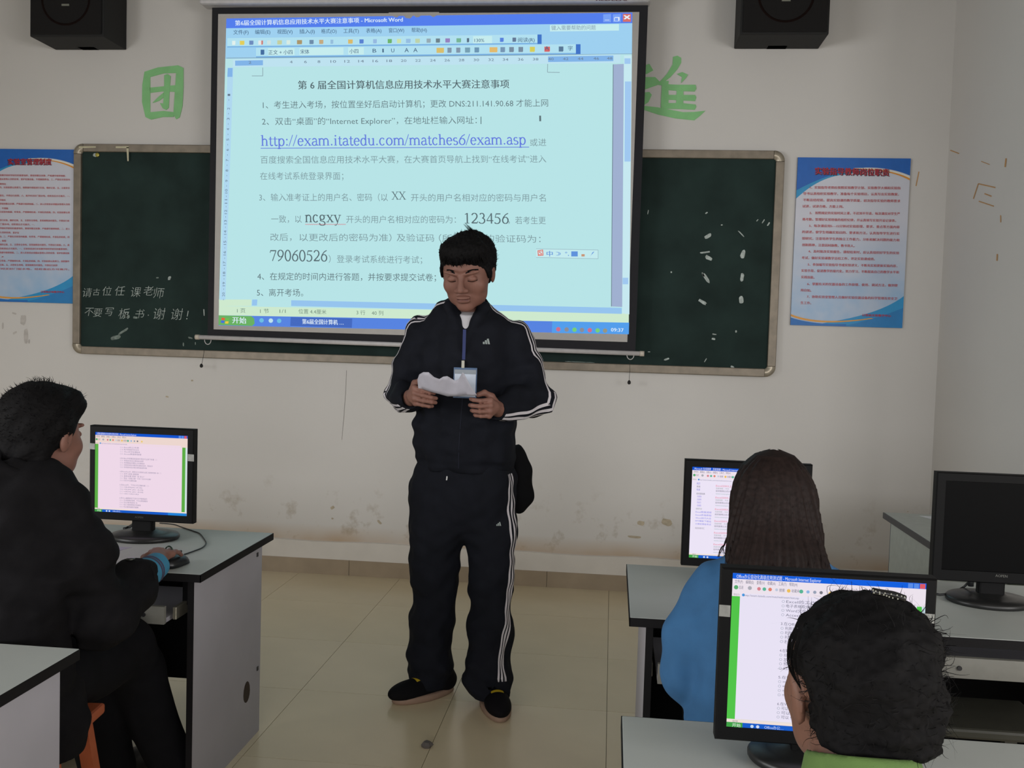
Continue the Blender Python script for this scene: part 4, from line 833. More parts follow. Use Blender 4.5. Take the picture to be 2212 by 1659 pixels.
pp = [(397, 1198), (420, 1190), (437, 1183), (445, 1174), (442, 1166), (432, 1153), (420, 1148), (405, 1143), (390, 1138), (375, 1133), (345, 1130)]
P = [tuple(onz(x, y, .7025)) for x, y in pp]
from mathutils.geometry import interpolate_bezier
def smooth(P, n=5):
    P = [np.array(p, float) for p in P]; out = []
    for i in range(len(P) - 1):
        a, b_, c, d = P[max(i - 1, 0)], P[i], P[i + 1], P[min(i + 2, len(P) - 1)]
        for t in np.linspace(0, 1, n, endpoint=False):
            out.append(.5 * ((2 * b_) + (c - a) * t + (2 * a - 5 * b_ + 4 * c - d) * t * t + (3 * b_ - a - 3 * c + d) * t ** 3))
    return out + [P[-1]]
MB().tube(smooth(P), .0021, 6).build('mouse_cable', cbm, ms, True)
mb = MB(); c = onz(238, 1187, .7005); x_, y_ = c[0], c[1]
mb.add([(x_ - .045, y_ - .03, .7008), (x_ + .03, y_ - .02, .7008), (x_ + .05, y_ + .045, .7008), (x_ - .035, y_ + .035, .7008), (x_ - .045, y_ - .03, .7002), (x_ + .03, y_ - .02, .7002), (x_ + .05, y_ + .045, .7002), (x_ - .035, y_ + .035, .7002)], [(0, 1, 2, 3), (0, 4, 5, 1), (1, 5, 6, 2), (2, 6, 7, 3), (3, 7, 4, 0)])
cdm = mat('card_lilac', (176, 172, 190), .4)
cdo = mb.build('exam_card', cdm, None, label='pale lilac card lying on the desk left of the monitor stand', cat='card')
MB().box((x_ - .035, y_ - .018, .7008), (x_ + .012, y_ + .006, .7012)).build('card_picture', mat('card_purple', (110, 106, 130), .4), cdo)
# crumpled scrap on the floor
c = onz(922, 1613, 0); mb = MB(); rr = np.random.default_rng(3)
vs = [(c[0] + (.018 + .008 * rr.random()) * math.cos(a) * s_, c[1] + (.018 + .008 * rr.random()) * math.sin(a) * s_, z) for z, s_ in ((0, .8), (.010, 1), (.018, .55)) for a in np.linspace(0, 2 * PI, 8)[:-1]]
mb.add(vs, [tuple(range(7))[::-1], tuple(range(14, 21))] + [(i * 7 + k, i * 7 + (k + 1) % 7, (i + 1) * 7 + (k + 1) % 7, (i + 1) * 7 + k) for i in range(2) for k in range(7)])
mb.build('crumpled_scrap', mat('scrap_grey', (98, 92, 88), .7), None, label='small grey crumpled scrap on the floor tiles', cat='litter')

# ---------------------------------------------------------------- stools
def stool(x, y, label, wood, ang=0, h=.44, parts=None):
    root = empty('stool', (x, y, 0), label, 'stool', 'wooden classroom stools')
    wm = mat('stool_wood_%d_%d_%d' % wood, wood, .5, var=.12, scale=14)
    ca, sa = math.cos(ang), math.sin(ang)
    def T(p): return (x + p[0] * ca - p[1] * sa, y + p[0] * sa + p[1] * ca, p[2])
    mb = MB().box((-.17, -.12, h - .028), (.17, .12, h), .008); mb.v = [T(p) for p in mb.v]; mb.build('seat', wm, root)
    def bar4(name, a, b_, w_):
        a = np.array(a, float); b_ = np.array(b_, float); vs = []
        for p in (a, b_):
            for dx, dy in ((-1, -1), (1, -1), (1, 1), (-1, 1)): vs.append(T((p[0] + dx * w_, p[1] + dy * w_, p[2])) if abs(b_[2] - a[2]) > .1 else T((p[0], p[1] + dx * w_, p[2] + dy * w_)) if abs(b_[0] - a[0]) > abs(b_[1] - a[1]) else T((p[0] + dx * w_, p[1], p[2] + dy * w_)))
        MB().add(vs, [(3, 2, 1, 0), (4, 5, 6, 7), (0, 1, 5, 4), (1, 2, 6, 5), (2, 3, 7, 6), (3, 0, 4, 7)]).build(name, wm, root)
    for sx in (-1, 1):
        for sy in (-1, 1): bar4('leg', (sx * .125, sy * .085, h - .028), (sx * .175, sy * .125, 0), .016)
        bar4('rail', (sx * .155, -.095, .16), (sx * .155, .095, .16), .010)
        bar4('rail', (-.14, sx * .092, .24), (.14, sx * .092, .24), .010)
    return root
stool(-1.43, 2.17, 'orange-brown wooden stool under the left student', (178, 92, 56), .1)
stool(.99, 2.62, 'dark stool pushed under the desk below the switched-off monitor', (72, 72, 64), 0, .452)
stool(.37, 2.08, 'wooden stool under the woman in blue, behind the nearest right desk', (150, 84, 54), 0)
print('furniture', time.time() - T0)

# ================================================================ people: implicit surfaces turned into meshes
def rotm(yaw=0, pitch=0, roll=0):
    """local head axes: face looks along local -y; pitch>0 looks down; yaw turns about z"""
    cy, sy = math.cos(yaw), math.sin(yaw); cp, sp = math.cos(pitch), math.sin(pitch); cr, sr = math.cos(roll), math.sin(roll)
    Rz = np.array([[cy, -sy, 0], [sy, cy, 0], [0, 0, 1]]); Rx = np.array([[1, 0, 0], [0, cp, -sp], [0, sp, cp]]); Ry = np.array([[cr, 0, sr], [0, 1, 0], [-sr, 0, cr]])
    return Rz @ Rx @ Ry
def smin(a, b, k): h = np.maximum(k - np.abs(a - b), 0) / k; return np.minimum(a, b) - h * h * k * .25
class Sdf:
    def __init__(s): s.p = []; s.disp = None; s.clips = []
    def cone(s, a, b, ra, rb, k=.02, op='u', sq=None):
        a = np.array(a, float); b = np.array(b, float); R = max(ra, rb)
        s.p.append(('c', (a, b, ra, rb, sq), op, k, np.minimum(a, b) - R, np.maximum(a, b) + R)); return s
    def chain(s, pts, k=.02, op='u', sq=None):
        for (a, ra), (b, rb) in zip(pts[:-1], pts[1:]): s.cone(a, b, ra, rb, k, op, sq)
        return s
    def ell(s, c, r, R=None, k=.02, op='u'):
        c = np.array(c, float); r = np.array(r, float); R = np.eye(3) if R is None else R; m = float(r.max())
        s.p.append(('e', (c, r, R), op, k, c - m, c + m)); return s
    def clip(s, n, d, k=.004):   # keep where n.p < d
        s.clips.append((np.array(n, float), d, k)); return s
    def _d(s, kind, q, x, y, z):
        if kind == 'c':
            a, b, ra, rb, sq = q
            px, py, pz = x - a[0], y - a[1], z - a[2]; d = b - a
            f = 1
            if sq is not None:
                nv, f = sq; nv = np.array(nv, float); g = (1 / f - 1); dn = d @ nv
                t = px * nv[0] + py * nv[1] + pz * nv[2]
                px, py, pz = px + g * t * nv[0], py + g * t * nv[1], pz + g * t * nv[2]; d = d + g * dn * nv
            t = np.clip((px * d[0] + py * d[1] + pz * d[2]) / max(d @ d, 1e-9), 0, 1)
            r = np.sqrt((px - t * d[0]) ** 2 + (py - t * d[1]) ** 2 + (pz - t * d[2]) ** 2) - (ra + (rb - ra) * t)
            return r * (min(f, 1) * .5 + .5) if f != 1 else r
        c, r, R = q
        X_, Y_, Z_ = x - c[0], y - c[1], z - c[2]
        l = [(X_ * R[0, i] + Y_ * R[1, i] + Z_ * R[2, i]) / r[i] for i in range(3)]
        k0 = np.sqrt(l[0] ** 2 + l[1] ** 2 + l[2] ** 2); k1 = np.sqrt((l[0] / r[0]) ** 2 + (l[1] / r[1]) ** 2 + (l[2] / r[2]) ** 2)
        return np.where(k1 > 1e-6, k0 * (k0 - 1) / np.maximum(k1, 1e-6), -r.min())
    def at(s, P):
        x, y, z = P[..., 0], P[..., 1], P[..., 2]; F = np.full(x.shape, .2)
        for kind, q, op, k, lo, hi in s.p:
            d = s._d(kind, q, x, y, z); F = smin(F, d, k) if op == 'u' else -smin(-F, d, k)
        if s.disp is not None: F = F + s.disp(x, y, z)
        for n, d, k in s.clips: F = -smin(-F, -(x * n[0] + y * n[1] + z * n[2] - d), k)
        return F
    def grid(s, X, Y, Z):
        F = np.full((len(X), len(Y), len(Z)), .06, np.float32)
        for kind, q, op, k, lo, hi in s.p:
            pad = k + .03; sl = []
            for ax, A in enumerate((X, Y, Z)):
                i0 = np.searchsorted(A, lo[ax] - pad); i1 = np.searchsorted(A, hi[ax] + pad); sl.append(slice(i0, max(i1, i0)))
            if any(q_.stop <= q_.start for q_ in sl): continue
            x = X[sl[0]][:, None, None]; y = Y[sl[1]][None, :, None]; z = Z[sl[2]][None, None, :]
            d = s._d(kind, q, x, y, z).astype(np.float32); G = F[sl[0], sl[1], sl[2]]
            F[sl[0], sl[1], sl[2]] = smin(G, d, k) if op == 'u' else -smin(-G, d, k)
        x = X[:, None, None]; y = Y[None, :, None]; z = Z[None, None, :]
        if s.disp is not None: F = F + s.disp(x, y, z).astype(np.float32)
        for n, d, k in s.clips: F = -smin(-F, (-(x * n[0] + y * n[1] + z * n[2] - d)).astype(np.float32), k)
        return F
    def bounds(s):
        lo = np.min([p[4] for p in s.p if p[2] == 'u'], 0); hi = np.max([p[5] for p in s.p if p[2] == 'u'], 0); return lo - .02, hi + .02
def nets(F, X, Y, Z):
    A = (X, Y, Z); n = F.shape; S = F < 0; cells = []; pos = []
    for ax in range(3):
        s0 = [slice(None)] * 3; s1 = [slice(None)] * 3; s0[ax] = slice(0, -1); s1[ax] = slice(1, None)
        I = np.array(np.nonzero(S[tuple(s0)] != S[tuple(s1)]))
        b, c = (ax + 1) % 3, (ax + 2) % 3
        I = I[:, (I[b] > 0) & (I[c] > 0) & (I[b] < n[b] - 1) & (I[c] < n[c] - 1)]
        J = I.copy(); J[ax] += 1
        f0 = F[I[0], I[1], I[2]]; f1 = F[J[0], J[1], J[2]]; t = f0 / (f0 - f1)
        p = np.stack([A[k][I[k]] for k in range(3)], 1).astype(float); p[:, ax] += t * (A[ax][J[ax]] - A[ax][I[ax]])
        q = []
        for ob, oc in ((0, 0), (-1, 0), (-1, -1), (0, -1)):
            K = I.copy(); K[b] += ob; K[c] += oc; q.append((K[0] * n[1] + K[1]) * n[2] + K[2])
        q = np.stack(q, 1); fl_ = f0 < 0; q[~fl_] = q[~fl_][:, ::-1]
        cells.append(q); pos.append(p)
    q = np.concatenate(cells); p = np.concatenate(pos)
    u, inv = np.unique(q.ravel(), return_inverse=True); cnt = np.bincount(inv)
    V = np.stack([np.bincount(inv, np.repeat(p[:, k], 4)) / cnt for k in range(3)], 1)
    return V, inv.reshape(-1, 4)
def axis(*segs):
    out = [np.arange(a, b, st) for a, b, st in segs]; return np.concatenate(out)
def grow(name, S, m, parent, step=.006, axes=None, **k):
    lo, hi = S.bounds(); X, Y, Z = axes or [np.arange(lo[i], hi[i], step) for i in range(3)]
    V, Q = nets(S.grid(X, Y, Z), X, Y, Z)
    me = bpy.data.meshes.new(name); me.vertices.add(len(V)); me.vertices.foreach_set('co', V.ravel())
    me.loops.add(Q.size); me.loops.foreach_set('vertex_index', Q.ravel().astype(np.int32))
    me.polygons.add(len(Q)); me.polygons.foreach_set('loop_start', np.arange(0, Q.size, 4, dtype=np.int32)); me.polygons.foreach_set('loop_total', np.full(len(Q), 4, np.int32))
    me.update(); me.validate()
    return tagit(link(name, me, m, parent, True), **k)
def hit(S, o, d, far=.35):
    """surface points of S seen from inside points o along directions d"""
    o = np.array(o, float); d = np.array(d, float); d = d / np.linalg.norm(d, axis=-1, keepdims=True); t = np.zeros(len(o))
    for _ in range(60):
        f = S.at(o + d * t[:, None]); t = t + np.clip(-f, -.02, .02) * .8
    return o + d * t[:, None], d
def ribbon(name, S, o, d, side, w_, lift, m, parent, conform=True):
    """a thin band lying on S: o = inner axis points, d = outward directions, side = width direction"""
    o = np.array(o, float); d = np.array(d, float); side = np.array(side, float); side /= np.linalg.norm(side, axis=-1, keepdims=True)
    rows = []
    for s_ in (-.5, 0, .5):
        p, dd = hit(S, o + side * w_ * s_, d); rows.append(p + dd * lift)
    n = len(o); vs = np.concatenate(rows); fs = []
    for r_ in range(2):
        for i in range(n - 1): a = r_ * n + i; fs.append((a, a + 1, a + n + 1, a + n))
    o_ = MB().add(vs, fs).build(name, m, parent, True); return o_
def noise3(f, amp, seed=0):
    r = np.random.default_rng(seed); ks = r.normal(size=(5, 3)) * f; ph = r.uniform(0, 6.28, 5)
    return lambda x, y, z: amp / 2.5 * sum(np.sin(ks[i, 0] * x + ks[i, 1] * y + ks[i, 2] * z + ph[i]) for i in range(5))
def plus(*fs): return lambda x, y, z: sum(f(x, y, z) for f in fs)

def head(S, c, R, sc=1.0, wx=1.0):
    c = np.array(c, float)
    L = lambda x, y, z: c + R @ (np.array([x * wx, y, z]) * sc)
    def e(p, r, k=.012, op='u', RR=None): S.ell(L(*p), np.array(r) * sc * [wx, 1, 1], R if RR is None else R @ RR, k * sc, op)
    def co(a, b, ra, rb, k=.01, op='u'): S.cone(L(*a), L(*b), ra * sc, rb * sc, k * sc, op)
    e((0, .018, .035), (.076, .096, .084), .02)
    e((0, -.030, -.014), (.068, .060, .084), .03)
    e((0, -.034, -.068), (.057, .050, .038), .03)
    e((0, -.074, -.096), (.022, .016, .016), .025)
    for s_ in (-1, 1):
        e((s_ * .043, -.060, -.022), (.022, .020, .022), .02)
        e((s_ * .034, -.100, .012), (.019, .012, .011), .012, 's')
        e((s_ * .033, -.082, .010), (.0145, .0115, .010), .005)
        co((s_ * .014, -.092, .030), (s_ * .052, -.080, .034), .007, .005, .012)
        e((s_ * .0775, .010, -.004), (.0075, .019, .032), .006, 'u', rotm(0, .15, s_ * .12))
        e((s_ * .0860, .004, .0), (.005, .009, .016), .004, 's')
        e((s_ * .014, -.103, -.027), (.009, .010, .0085), .006)
    co((0, -.090, .022), (0, -.115, -.022), .008, .0115, .014)
    e((0, -.096, -.054), (.024, .010, .0065), .008); e((0, -.093, -.067), (.021, .011, .0075), .008)
    co((-.023, -.100, -.0605), (.023, -.100, -.0605), .0022, .0022, .003, 's')
    for s_ in (-1, 1): e((s_ * .008, -.112, -.036), (.004, .006, .003), .003, 's')
    return L
def face_marks(S, L, R, c, parent, hair_m, lip_m):
    c = np.array(c)
    def arcline(name, pts, w_, m):
        P = np.array([L(*p) for p in pts]); O = np.array([L(p[0] * .9, -.02, p[2]) for p in pts]); D = P - O
        up = np.tile(R @ np.array([0, 0, 1.]), (len(pts), 1)); ribbon(name, S, O, D, up, w_, .0006, m, parent)
    for s_ in (-1, 1):
        arcline('eyebrow', [(s_ * (.017 + .036 * t), -.1, .0355 + .003 * math.sin(PI * t)) for t in np.linspace(0, 1, 8)], .0062, hair_m)
        arcline('eyelash_line', [(s_ * (.019 + .030 * t), -.1, .0035 - .003 * math.sin(PI * t)) for t in np.linspace(0, 1, 8)], .0032, hair_m)
    arcline('lips', [(-.022 + .044 * t, -.1, -.061 + .0 * t) for t in np.linspace(0, 1, 10)], .0085, lip_m)
def hand(S, wrist, palm, knuckles, fingers, thumb, pr=.024, k=.008):
    """palm slab + five unequal fingers; every finger is a chain of joints"""
    S.cone(wrist, palm, .024, .027, .02)
    for kn, fg, rr in zip(knuckles, fingers, (.0088, .0090, .0086, .0076)):
        S.cone(palm, kn, .020, .0115, .010)
        ch = [(kn, rr + .0012)] + [(p, rr - .0006 * (i + 1)) for i, p in enumerate(fg)]
        S.chain(ch, .0035)
    S.chain([(p, r) for p, r in zip(thumb, (.017, .0125, .0105, .0090))], .006)

skin = mat('skin', (128, 90, 78), .55, var=.08, scale=40, spec=.35)
skin2 = mat('skin_pale', (116, 82, 68), .55, var=.08, scale=40, spec=.35)
hairm = mat('hair_black', (15, 14, 15), .75, var=.3, scale=120, spec=.12)
hairb = mat('hair_dark_brown', (34, 25, 23), .6, var=.35, scale=90, spec=.15)
navy = mat('tracksuit_navy', (21, 23, 30), .85, spec=.15, var=.15, scale=20, bump=.15, bscale=700)
whitef = mat('stripe_white', (205, 200, 205), .75)
lipm = mat('lips', (104, 66, 60), .6)
# ---------------------------------------------------------------- the standing teacher
tea = empty('person', (-.56, 3.62, 0), 'standing man in a navy tracksuit with white side stripes, reading a sheet of paper', 'person')
HC = (-.549, 3.555, 1.645); HR = rotm(-.10, .38, -.03)
B = Sdf(); HL = head(B, HC, HR, 1.07, 1.12)
B.chain([((-.552, 3.64, 1.595), .055), ((-.555, 3.665, 1.47), .062)], .03)
B.chain([((-.56, 3.67, 1.42), .105), ((-.56, 3.67, 1.20), .12), ((-.56, 3.67, .98), .125), ((-.56, 3.67, .88), .12)], .03, sq=((0, 1, 0), .72))
for s_, sh, el, wr in ((1, (-.385, 3.67, 1.42), (-.285, 3.63, 1.175), (-.405, 3.465, 1.150)), (-1, (-.735, 3.67, 1.42), (-.812, 3.63, 1.175), (-.735, 3.47, 1.178))):
    sh = (sh[0], sh[1], sh[2] - .028); B.cone((-.56, 3.67, 1.41), sh, .05, .044, .03); B.chain([(sh, .044), (el, .042), (wr, .028)], .02)
# his left hand (right in the picture), fingers stacked, pointing to the picture's left
hand(B, (-.405, 3.465, 1.150), (-.424, 3.408, 1.160),
     [(-.428, 3.382, 1.187), (-.426, 3.376, 1.168), (-.428, 3.378, 1.148), (-.432, 3.386, 1.130)],
     [[(-.462, 3.362, 1.184), (-.488, 3.372, 1.186), (-.500, 3.386, 1.188)], [(-.464, 3.354, 1.165), (-.492, 3.366, 1.166), (-.502, 3.382, 1.166)], [(-.462, 3.358, 1.146), (-.488, 3.370, 1.147), (-.496, 3.386, 1.147)], [(-.460, 3.370, 1.129), (-.480, 3.380, 1.130), (-.486, 3.392, 1.131)]],
     [(-.415, 3.43, 1.170), (-.428, 3.408, 1.198), (-.452, 3.392, 1.212), (-.474, 3.385, 1.204)])
hand(B, (-.735, 3.47, 1.178), (-.712, 3.412, 1.190),
     [(-.706, 3.384, 1.222), (-.704, 3.378, 1.203), (-.704, 3.380, 1.183), (-.702, 3.390, 1.165)],
     [[(-.674, 3.366, 1.214), (-.648, 3.372, 1.207), (-.634, 3.386, 1.204)], [(-.670, 3.358, 1.196), (-.640, 3.366, 1.189), (-.626, 3.382, 1.186)], [(-.668, 3.362, 1.177), (-.640, 3.370, 1.172), (-.628, 3.386, 1.170)], [(-.672, 3.374, 1.160), (-.650, 3.380, 1.156), (-.640, 3.392, 1.156)]],
     [(-.722, 3.43, 1.205), (-.710, 3.408, 1.236), (-.690, 3.392, 1.245), (-.668, 3.384, 1.236)])
for a, b_, c_, d_ in (((-.475, 3.67, .88), (-.438, 3.66, .48), (-.430, 3.61, .09), (-.405, 3.575, .035)), ((-.645, 3.67, .88), (-.668, 3.67, .48), (-.655, 3.66, .09), (-.69, 3.62, .035))):
    B.chain([(a, .085), (b_, .055), (c_, .034), (d_, .024)], .03)
grow('body', B, skin, tea, axes=(axis((-.91, -.72, .005), (-.72, -.40, .0028), (-.40, -.20, .005)), axis((3.33, 3.60, .0028), (3.60, 3.82, .007)), axis((-.01, 1.10, .012), (1.10, 1.26, .0028), (1.26, 1.46, .01), (1.46, 1.80, .0028))))
face_marks(B, HL, HR, HC, tea, hairm, lipm)
# hair
Hh = Sdf()
def hl(S, L, R, p, r, k=.02, op='u', sc=1.05, wx=1.1): S.ell(L(*p), np.array(r) * sc * [wx, 1, 1], R, k, op)
hl(Hh, HL, HR, (0, .030, .052), (.094, .104, .094)); hl(Hh, HL, HR, (0, -.035, .096), (.076, .060, .044), .03); hl(Hh, HL, HR, (0, .065, .0), (.078, .066, .07), .03)
hl(Hh, HL, HR, (0, -.132, .010), (.074, .074, .076), .006, 's')
for s_ in (-1, 1):
    hl(Hh, HL, HR, (s_ * .077, -.030, .020), (.007, .012, .026), .01)
    hl(Hh, HL, HR, (s_ * .100, .004, -.026), (.034, .034, .044), .006, 's')
hl(Hh, HL, HR, (0, -.092, -.055), (.095, .074, .062), .006, 's')
Hh.disp = plus(noise3(70, .003, 1), noise3(160, .0022, 3), noise3(500, .0012, 2))
def hair_tufts(mb, S, c, n, L_, w_, seed, up=(0, 0, .6), cone=None, jit=.5):
    """fine tapered locks standing off the hair surface"""
    r = np.random.default_rng(seed); d = r.normal(size=(n, 3)); d /= np.linalg.norm(d, axis=1)[:, None]
    if cone is not None: d = d[[cone(v) for v in d]]
    o = np.tile(np.array(c, float), (len(d), 1)); p, _ = hit(S, o, d)
    ok = np.linalg.norm(p - o, axis=1) > .03; p = p[ok]; d = d[ok]
    dirs = d + np.array(up) + r.normal(size=d.shape) * jit; dirs /= np.linalg.norm(dirs, axis=1)[:, None]
    side = np.cross(dirs, r.normal(size=d.shape)); side /= np.linalg.norm(side, axis=1)[:, None]
    ln = L_ * r.uniform(.4, 1.15, len(p))[:, None]; base = p - d * .004
    for b0, dd, ss, l_ in zip(base, dirs, side * w_, ln):
        m_ = b0 + dd * l_ * .55 + np.array([0, 0, -.002]); t_ = b0 + dd * l_ + np.array([0, 0, -.25 * float(l_[0])]) * .4
        mb.add([b0 - ss, b0 + ss, m_ + ss * .6, m_ - ss * .6, t_], [(0, 1, 2, 3), (3, 2, 4)])
ho = grow('hair', Hh, hairm, tea, .0036)
mb = MB(); upv = HR @ np.array([0, 0, 1.])
hair_tufts(mb, Hh, HL(0, .03, .05), 1500, .016, .0011, 5, up=tuple(upv * .5), cone=lambda v: (HR.T @ v)[2] > -.35 and not ((HR.T @ v)[1] < -.35 and (HR.T @ v)[2] < .45))
r = np.random.default_rng(77)
for k_ in range(150):   # uneven fringe
    x_ = r.uniform(-.062, .062); a = np.array([HL(x_, -.06, .075 + .02 * r.random())]); q_, _ = hit(Hh, a - HR @ np.array([0, -.03, 0]), [HR @ np.array([x_ * 2, -1, .0])]); q_ = q_[0]
    e_ = q_ + HR @ np.array([r.normal() * .004, .006, -.016 - .012 * r.random()]); mb.tube([q_ - HR @ np.array([0, -.003, 0]), (q_ + e_) / 2 + HR @ np.array([0, -.002, 0]), e_], [.0022, .0016, .0004], 4)
for k_ in range(16):
    a = HL(.034 + .006 * math.sin(k_), -.01 + .004 * k_ / 4, .143); mb.tube([a, a + np.array([-.004 - .0012 * k_, 0, .014]), a + np.array([-.014 - .002 * k_, -.004, .024 + .001 * k_])], [.0012, .0009, .0003], 4)
mb.build('hair_locks', hairm, tea, kind='stuff')
# undershirt
U = Sdf(); U.chain([((-.552, 3.645, 1.50), .064), ((-.556, 3.65, 1.40), .10)], .03); U.cone((-.55, 3.60, 1.49), (-.552, 3.600, 1.43), .045, .036, .02); U.clip((0, 0, -1), -1.41); U.clip((0, -.35, 1), -.35 * 3.58 + 1.498)
grow('undershirt', U, mat('tshirt_grey_white', (188, 186, 190), .8), tea, .006)
# jacket
J = Sdf(); sq = ((0, 1, 0), .70)
J.chain([((-.556, 3.665, .945), .200), ((-.560, 3.665, 1.02), .192), ((-.560, 3.665, 1.15), .190), ((-.560, 3.665, 1.33), .192), ((-.560, 3.668, 1.395), .165)], .04, sq=sq)
shL, elL, wrL = np.array((-.376, 3.67, 1.398)), np.array((-.288, 3.635, 1.18)), np.array((-.408, 3.462, 1.150))
shR, elR, wrR = np.array((-.742, 3.67, 1.402)), np.array((-.808, 3.635, 1.18)), np.array((-.742, 3.475, 1.176))
for sh, el, wr in ((shL, elL, wrL), (shR, elR, wrR)):
    J.cone((-.56, 3.665, 1.438), sh, .078, .060, .05)
    J.chain([(sh, .068), ((sh + el) / 2, .068), (el, .068)], .03); J.chain([(el, .066), ((el + wr) / 2, .061), (wr, .041)], .02)
J.chain([((-.553, 3.655, 1.44), .085), ((-.552, 3.648, 1.53), .074)], .03)
# open collar: two flaps standing away from the neck
for s_ in (-1, 1):
    J.chain([((-.552 + s_ * .070, 3.64, 1.548), .012), ((-.552 + s_ * .070, 3.590, 1.525), .012), ((-.553 + s_ * .050, 3.562, 1.480), .012), ((-.554 + s_ * .014, 3.548, 1.430), .010)], .015)
    J.cone((-.552 + s_ * .070, 3.64, 1.548), (-.552 + s_ * .05, 3.70, 1.556), .012, .012, .015)
J.cone((-.552, 3.64, 1.66), (-.552, 3.645, 1.46), .068, .060, .008, 's')
J.cone((-.549, 3.58, 1.58), (-.552, 3.525, 1.440), .064, .010, .005, 's')
J.disp = plus(noise3(22, .008, 3), noise3(55, .0035, 4), lambda x, y, z: .0035 * np.sin((z * 70 + x * 18)) * np.exp(-((z - 1.14) / .09) ** 2), lambda x, y, z: .007 * np.exp(-((z - .925) / .012) ** 2) + .010 * np.exp(-((z - .895) / .02) ** 2))
J.clip((0, 0, -1), -.893)
J.clip(tuple((wrL - elL) / np.linalg.norm(wrL - elL)), float(wrL @ (wrL - elL) / np.linalg.norm(wrL - elL)) + .004) if False else None
for el, wr in ((elL, wrL), (elR, wrR)):   # open the cuffs
    d = (wr - el) / np.linalg.norm(wr - el); J.cone(wr + d * .028, wr + d * .07, .036, .036, .004, 's')
jo = grow('jacket', J, navy, tea, .0058)
# sleeve stripes: shoulder -> elbow -> cuff
def sleeve_stripes(sh, el, wr, s_):
    ax = [np.array((-.56 + s_ * .075, 3.66, 1.465)), sh, (sh + el) / 2, el, (el + wr) / 2, wr]
    dr = [(s_ * .15, -.15, 1), (s_ * .55, -.25, .8), (s_ * 1, -.25, .1), (s_ * .9, -.35, -.45), (s_ * .45, -.55, -.75), (s_ * .25, -.55, -.8)]
    o = []; d = []
    for i in range(5):
        for t in np.linspace(0, 1, 9, endpoint=False): o.append(ax[i] * (1 - t) + ax[i + 1] * t); d.append(np.array(dr[i]) * (1 - t) + np.array(dr[i + 1]) * t)
    o = np.array(o); d = np.array(d); d /= np.linalg.norm(d, axis=1)[:, None]; tg = np.gradient(o, axis=0); side = np.cross(tg, d); side /= np.linalg.norm(side, axis=1)[:, None]
    wd = np.interp(np.arange(len(o)), [0, 20, 27, 44], [.008, .008, .013, .013])
    for j in (-1, 0, 1):
        dd = d + side * (j * np.interp(np.arange(len(o)), [0, 20, 27, 44], [.26, .26, .34, .42]))[:, None]
        rows = []
        for q in (-.5, .5):
            p, nn = hit(J, o + side * (wd * q)[:, None], dd); rows.append(p + nn * .0018)
        n = len(o); MB().add(np.concatenate(rows), [(i, i + 1, i + 1 + n, i + n) for i in range(n - 1)]).build('sleeve_stripe', whitef, tea, True)
sleeve_stripes(shL, elL, wrL, 1); sleeve_stripes(shR, elR, wrR, -1)
# zip, chest emblem
zo = [(-.556 + .004 * math.sin(t * 5), 3.66, 1.415 - .50 * t) for t in np.linspace(0, 1, 20)]
ribbon('zip', J, zo, [(0, -1, 0)] * 20, [(1, 0, 0)] * 20, .0035, .0008, mat('zip_dark', (34, 36, 46), .8, spec=.1), tea)
p, _ = hit(J, [(-.555, 3.66, 1.385)], [(0, -1, 0)]); p = p[0]; MB().box(tuple(p - [.003, .006, .014]), tuple(p + [.003, 0, .006]), .001).build('zip_pull', mat('zip_metal', (190, 190, 190), .3, .8), tea)
def emblem(S, cx, cz, y0, s, name, m):
    for j in range(3):
        a = cx - s * .5 + j * s * .36; h_ = s * (.34 + .24 * j); q = [(a, cz), (a + s * .26, cz), (a + s * .26 - h_ * .42 + s * .10, cz + h_), (a - h_ * .42 + s * .10, cz + h_ * .92)]
        P, _ = hit(S, [(u, y0, v) for u, v in q], [(0, -1, 0)] * 4); P[:, 1] -= .0018
        MB().add(P, [(0, 1, 2, 3)]).build(name, m, tea)
emblem(J, -.470, 1.385, 3.66, .026, 'chest_emblem', mat('emblem_grey', (150, 160, 158), .7))
# trousers
T_ = Sdf()
T_.chain([((-.56, 3.668, .90), .185), ((-.56, 3.668, .80), .19)], .04, sq=((0, 1, 0), .68))
LL = [((-.470, 3.665, .83), .112), ((-.452, 3.665, .66), .100), ((-.434, 3.66, .46), .080), ((-.440, 3.63, .28), .081), ((-.436, 3.60, .12), .083), ((-.425, 3.585, .065), .082)]
LR = [((-.650, 3.668, .83), .114), ((-.662, 3.668, .66), .104), ((-.668, 3.668, .46), .088), ((-.676, 3.665, .28), .081), ((-.672, 3.655, .14), .083), ((-.668, 3.65, .075), .080)]
T_.chain(LL, .035); T_.chain(LR, .035); T_.cone((-.562, 3.668, .80), (-.562, 3.668, .725), .09, .06, .05)
T_.disp = plus(noise3(20, .007, 8), noise3(50, .003, 9), lambda x, y, z: .006 * np.sin(z * 62 + x * 25) * np.exp(-((z - .10) / .13) ** 2), lambda x, y, z: .003 * np.sin(z * 48 - x * 30) * np.exp(-((z - .46) / .12) ** 2))
T_.clip((0, 0, -1), -.035); T_.clip((0, .35, 1), .93 + .35 * 3.66 + .04)
T_.cone((-.425, 3.585, .03), (-.425, 3.585, .0), .07, .07, .004, 's')
grow('trousers', T_, navy, tea, .0065)
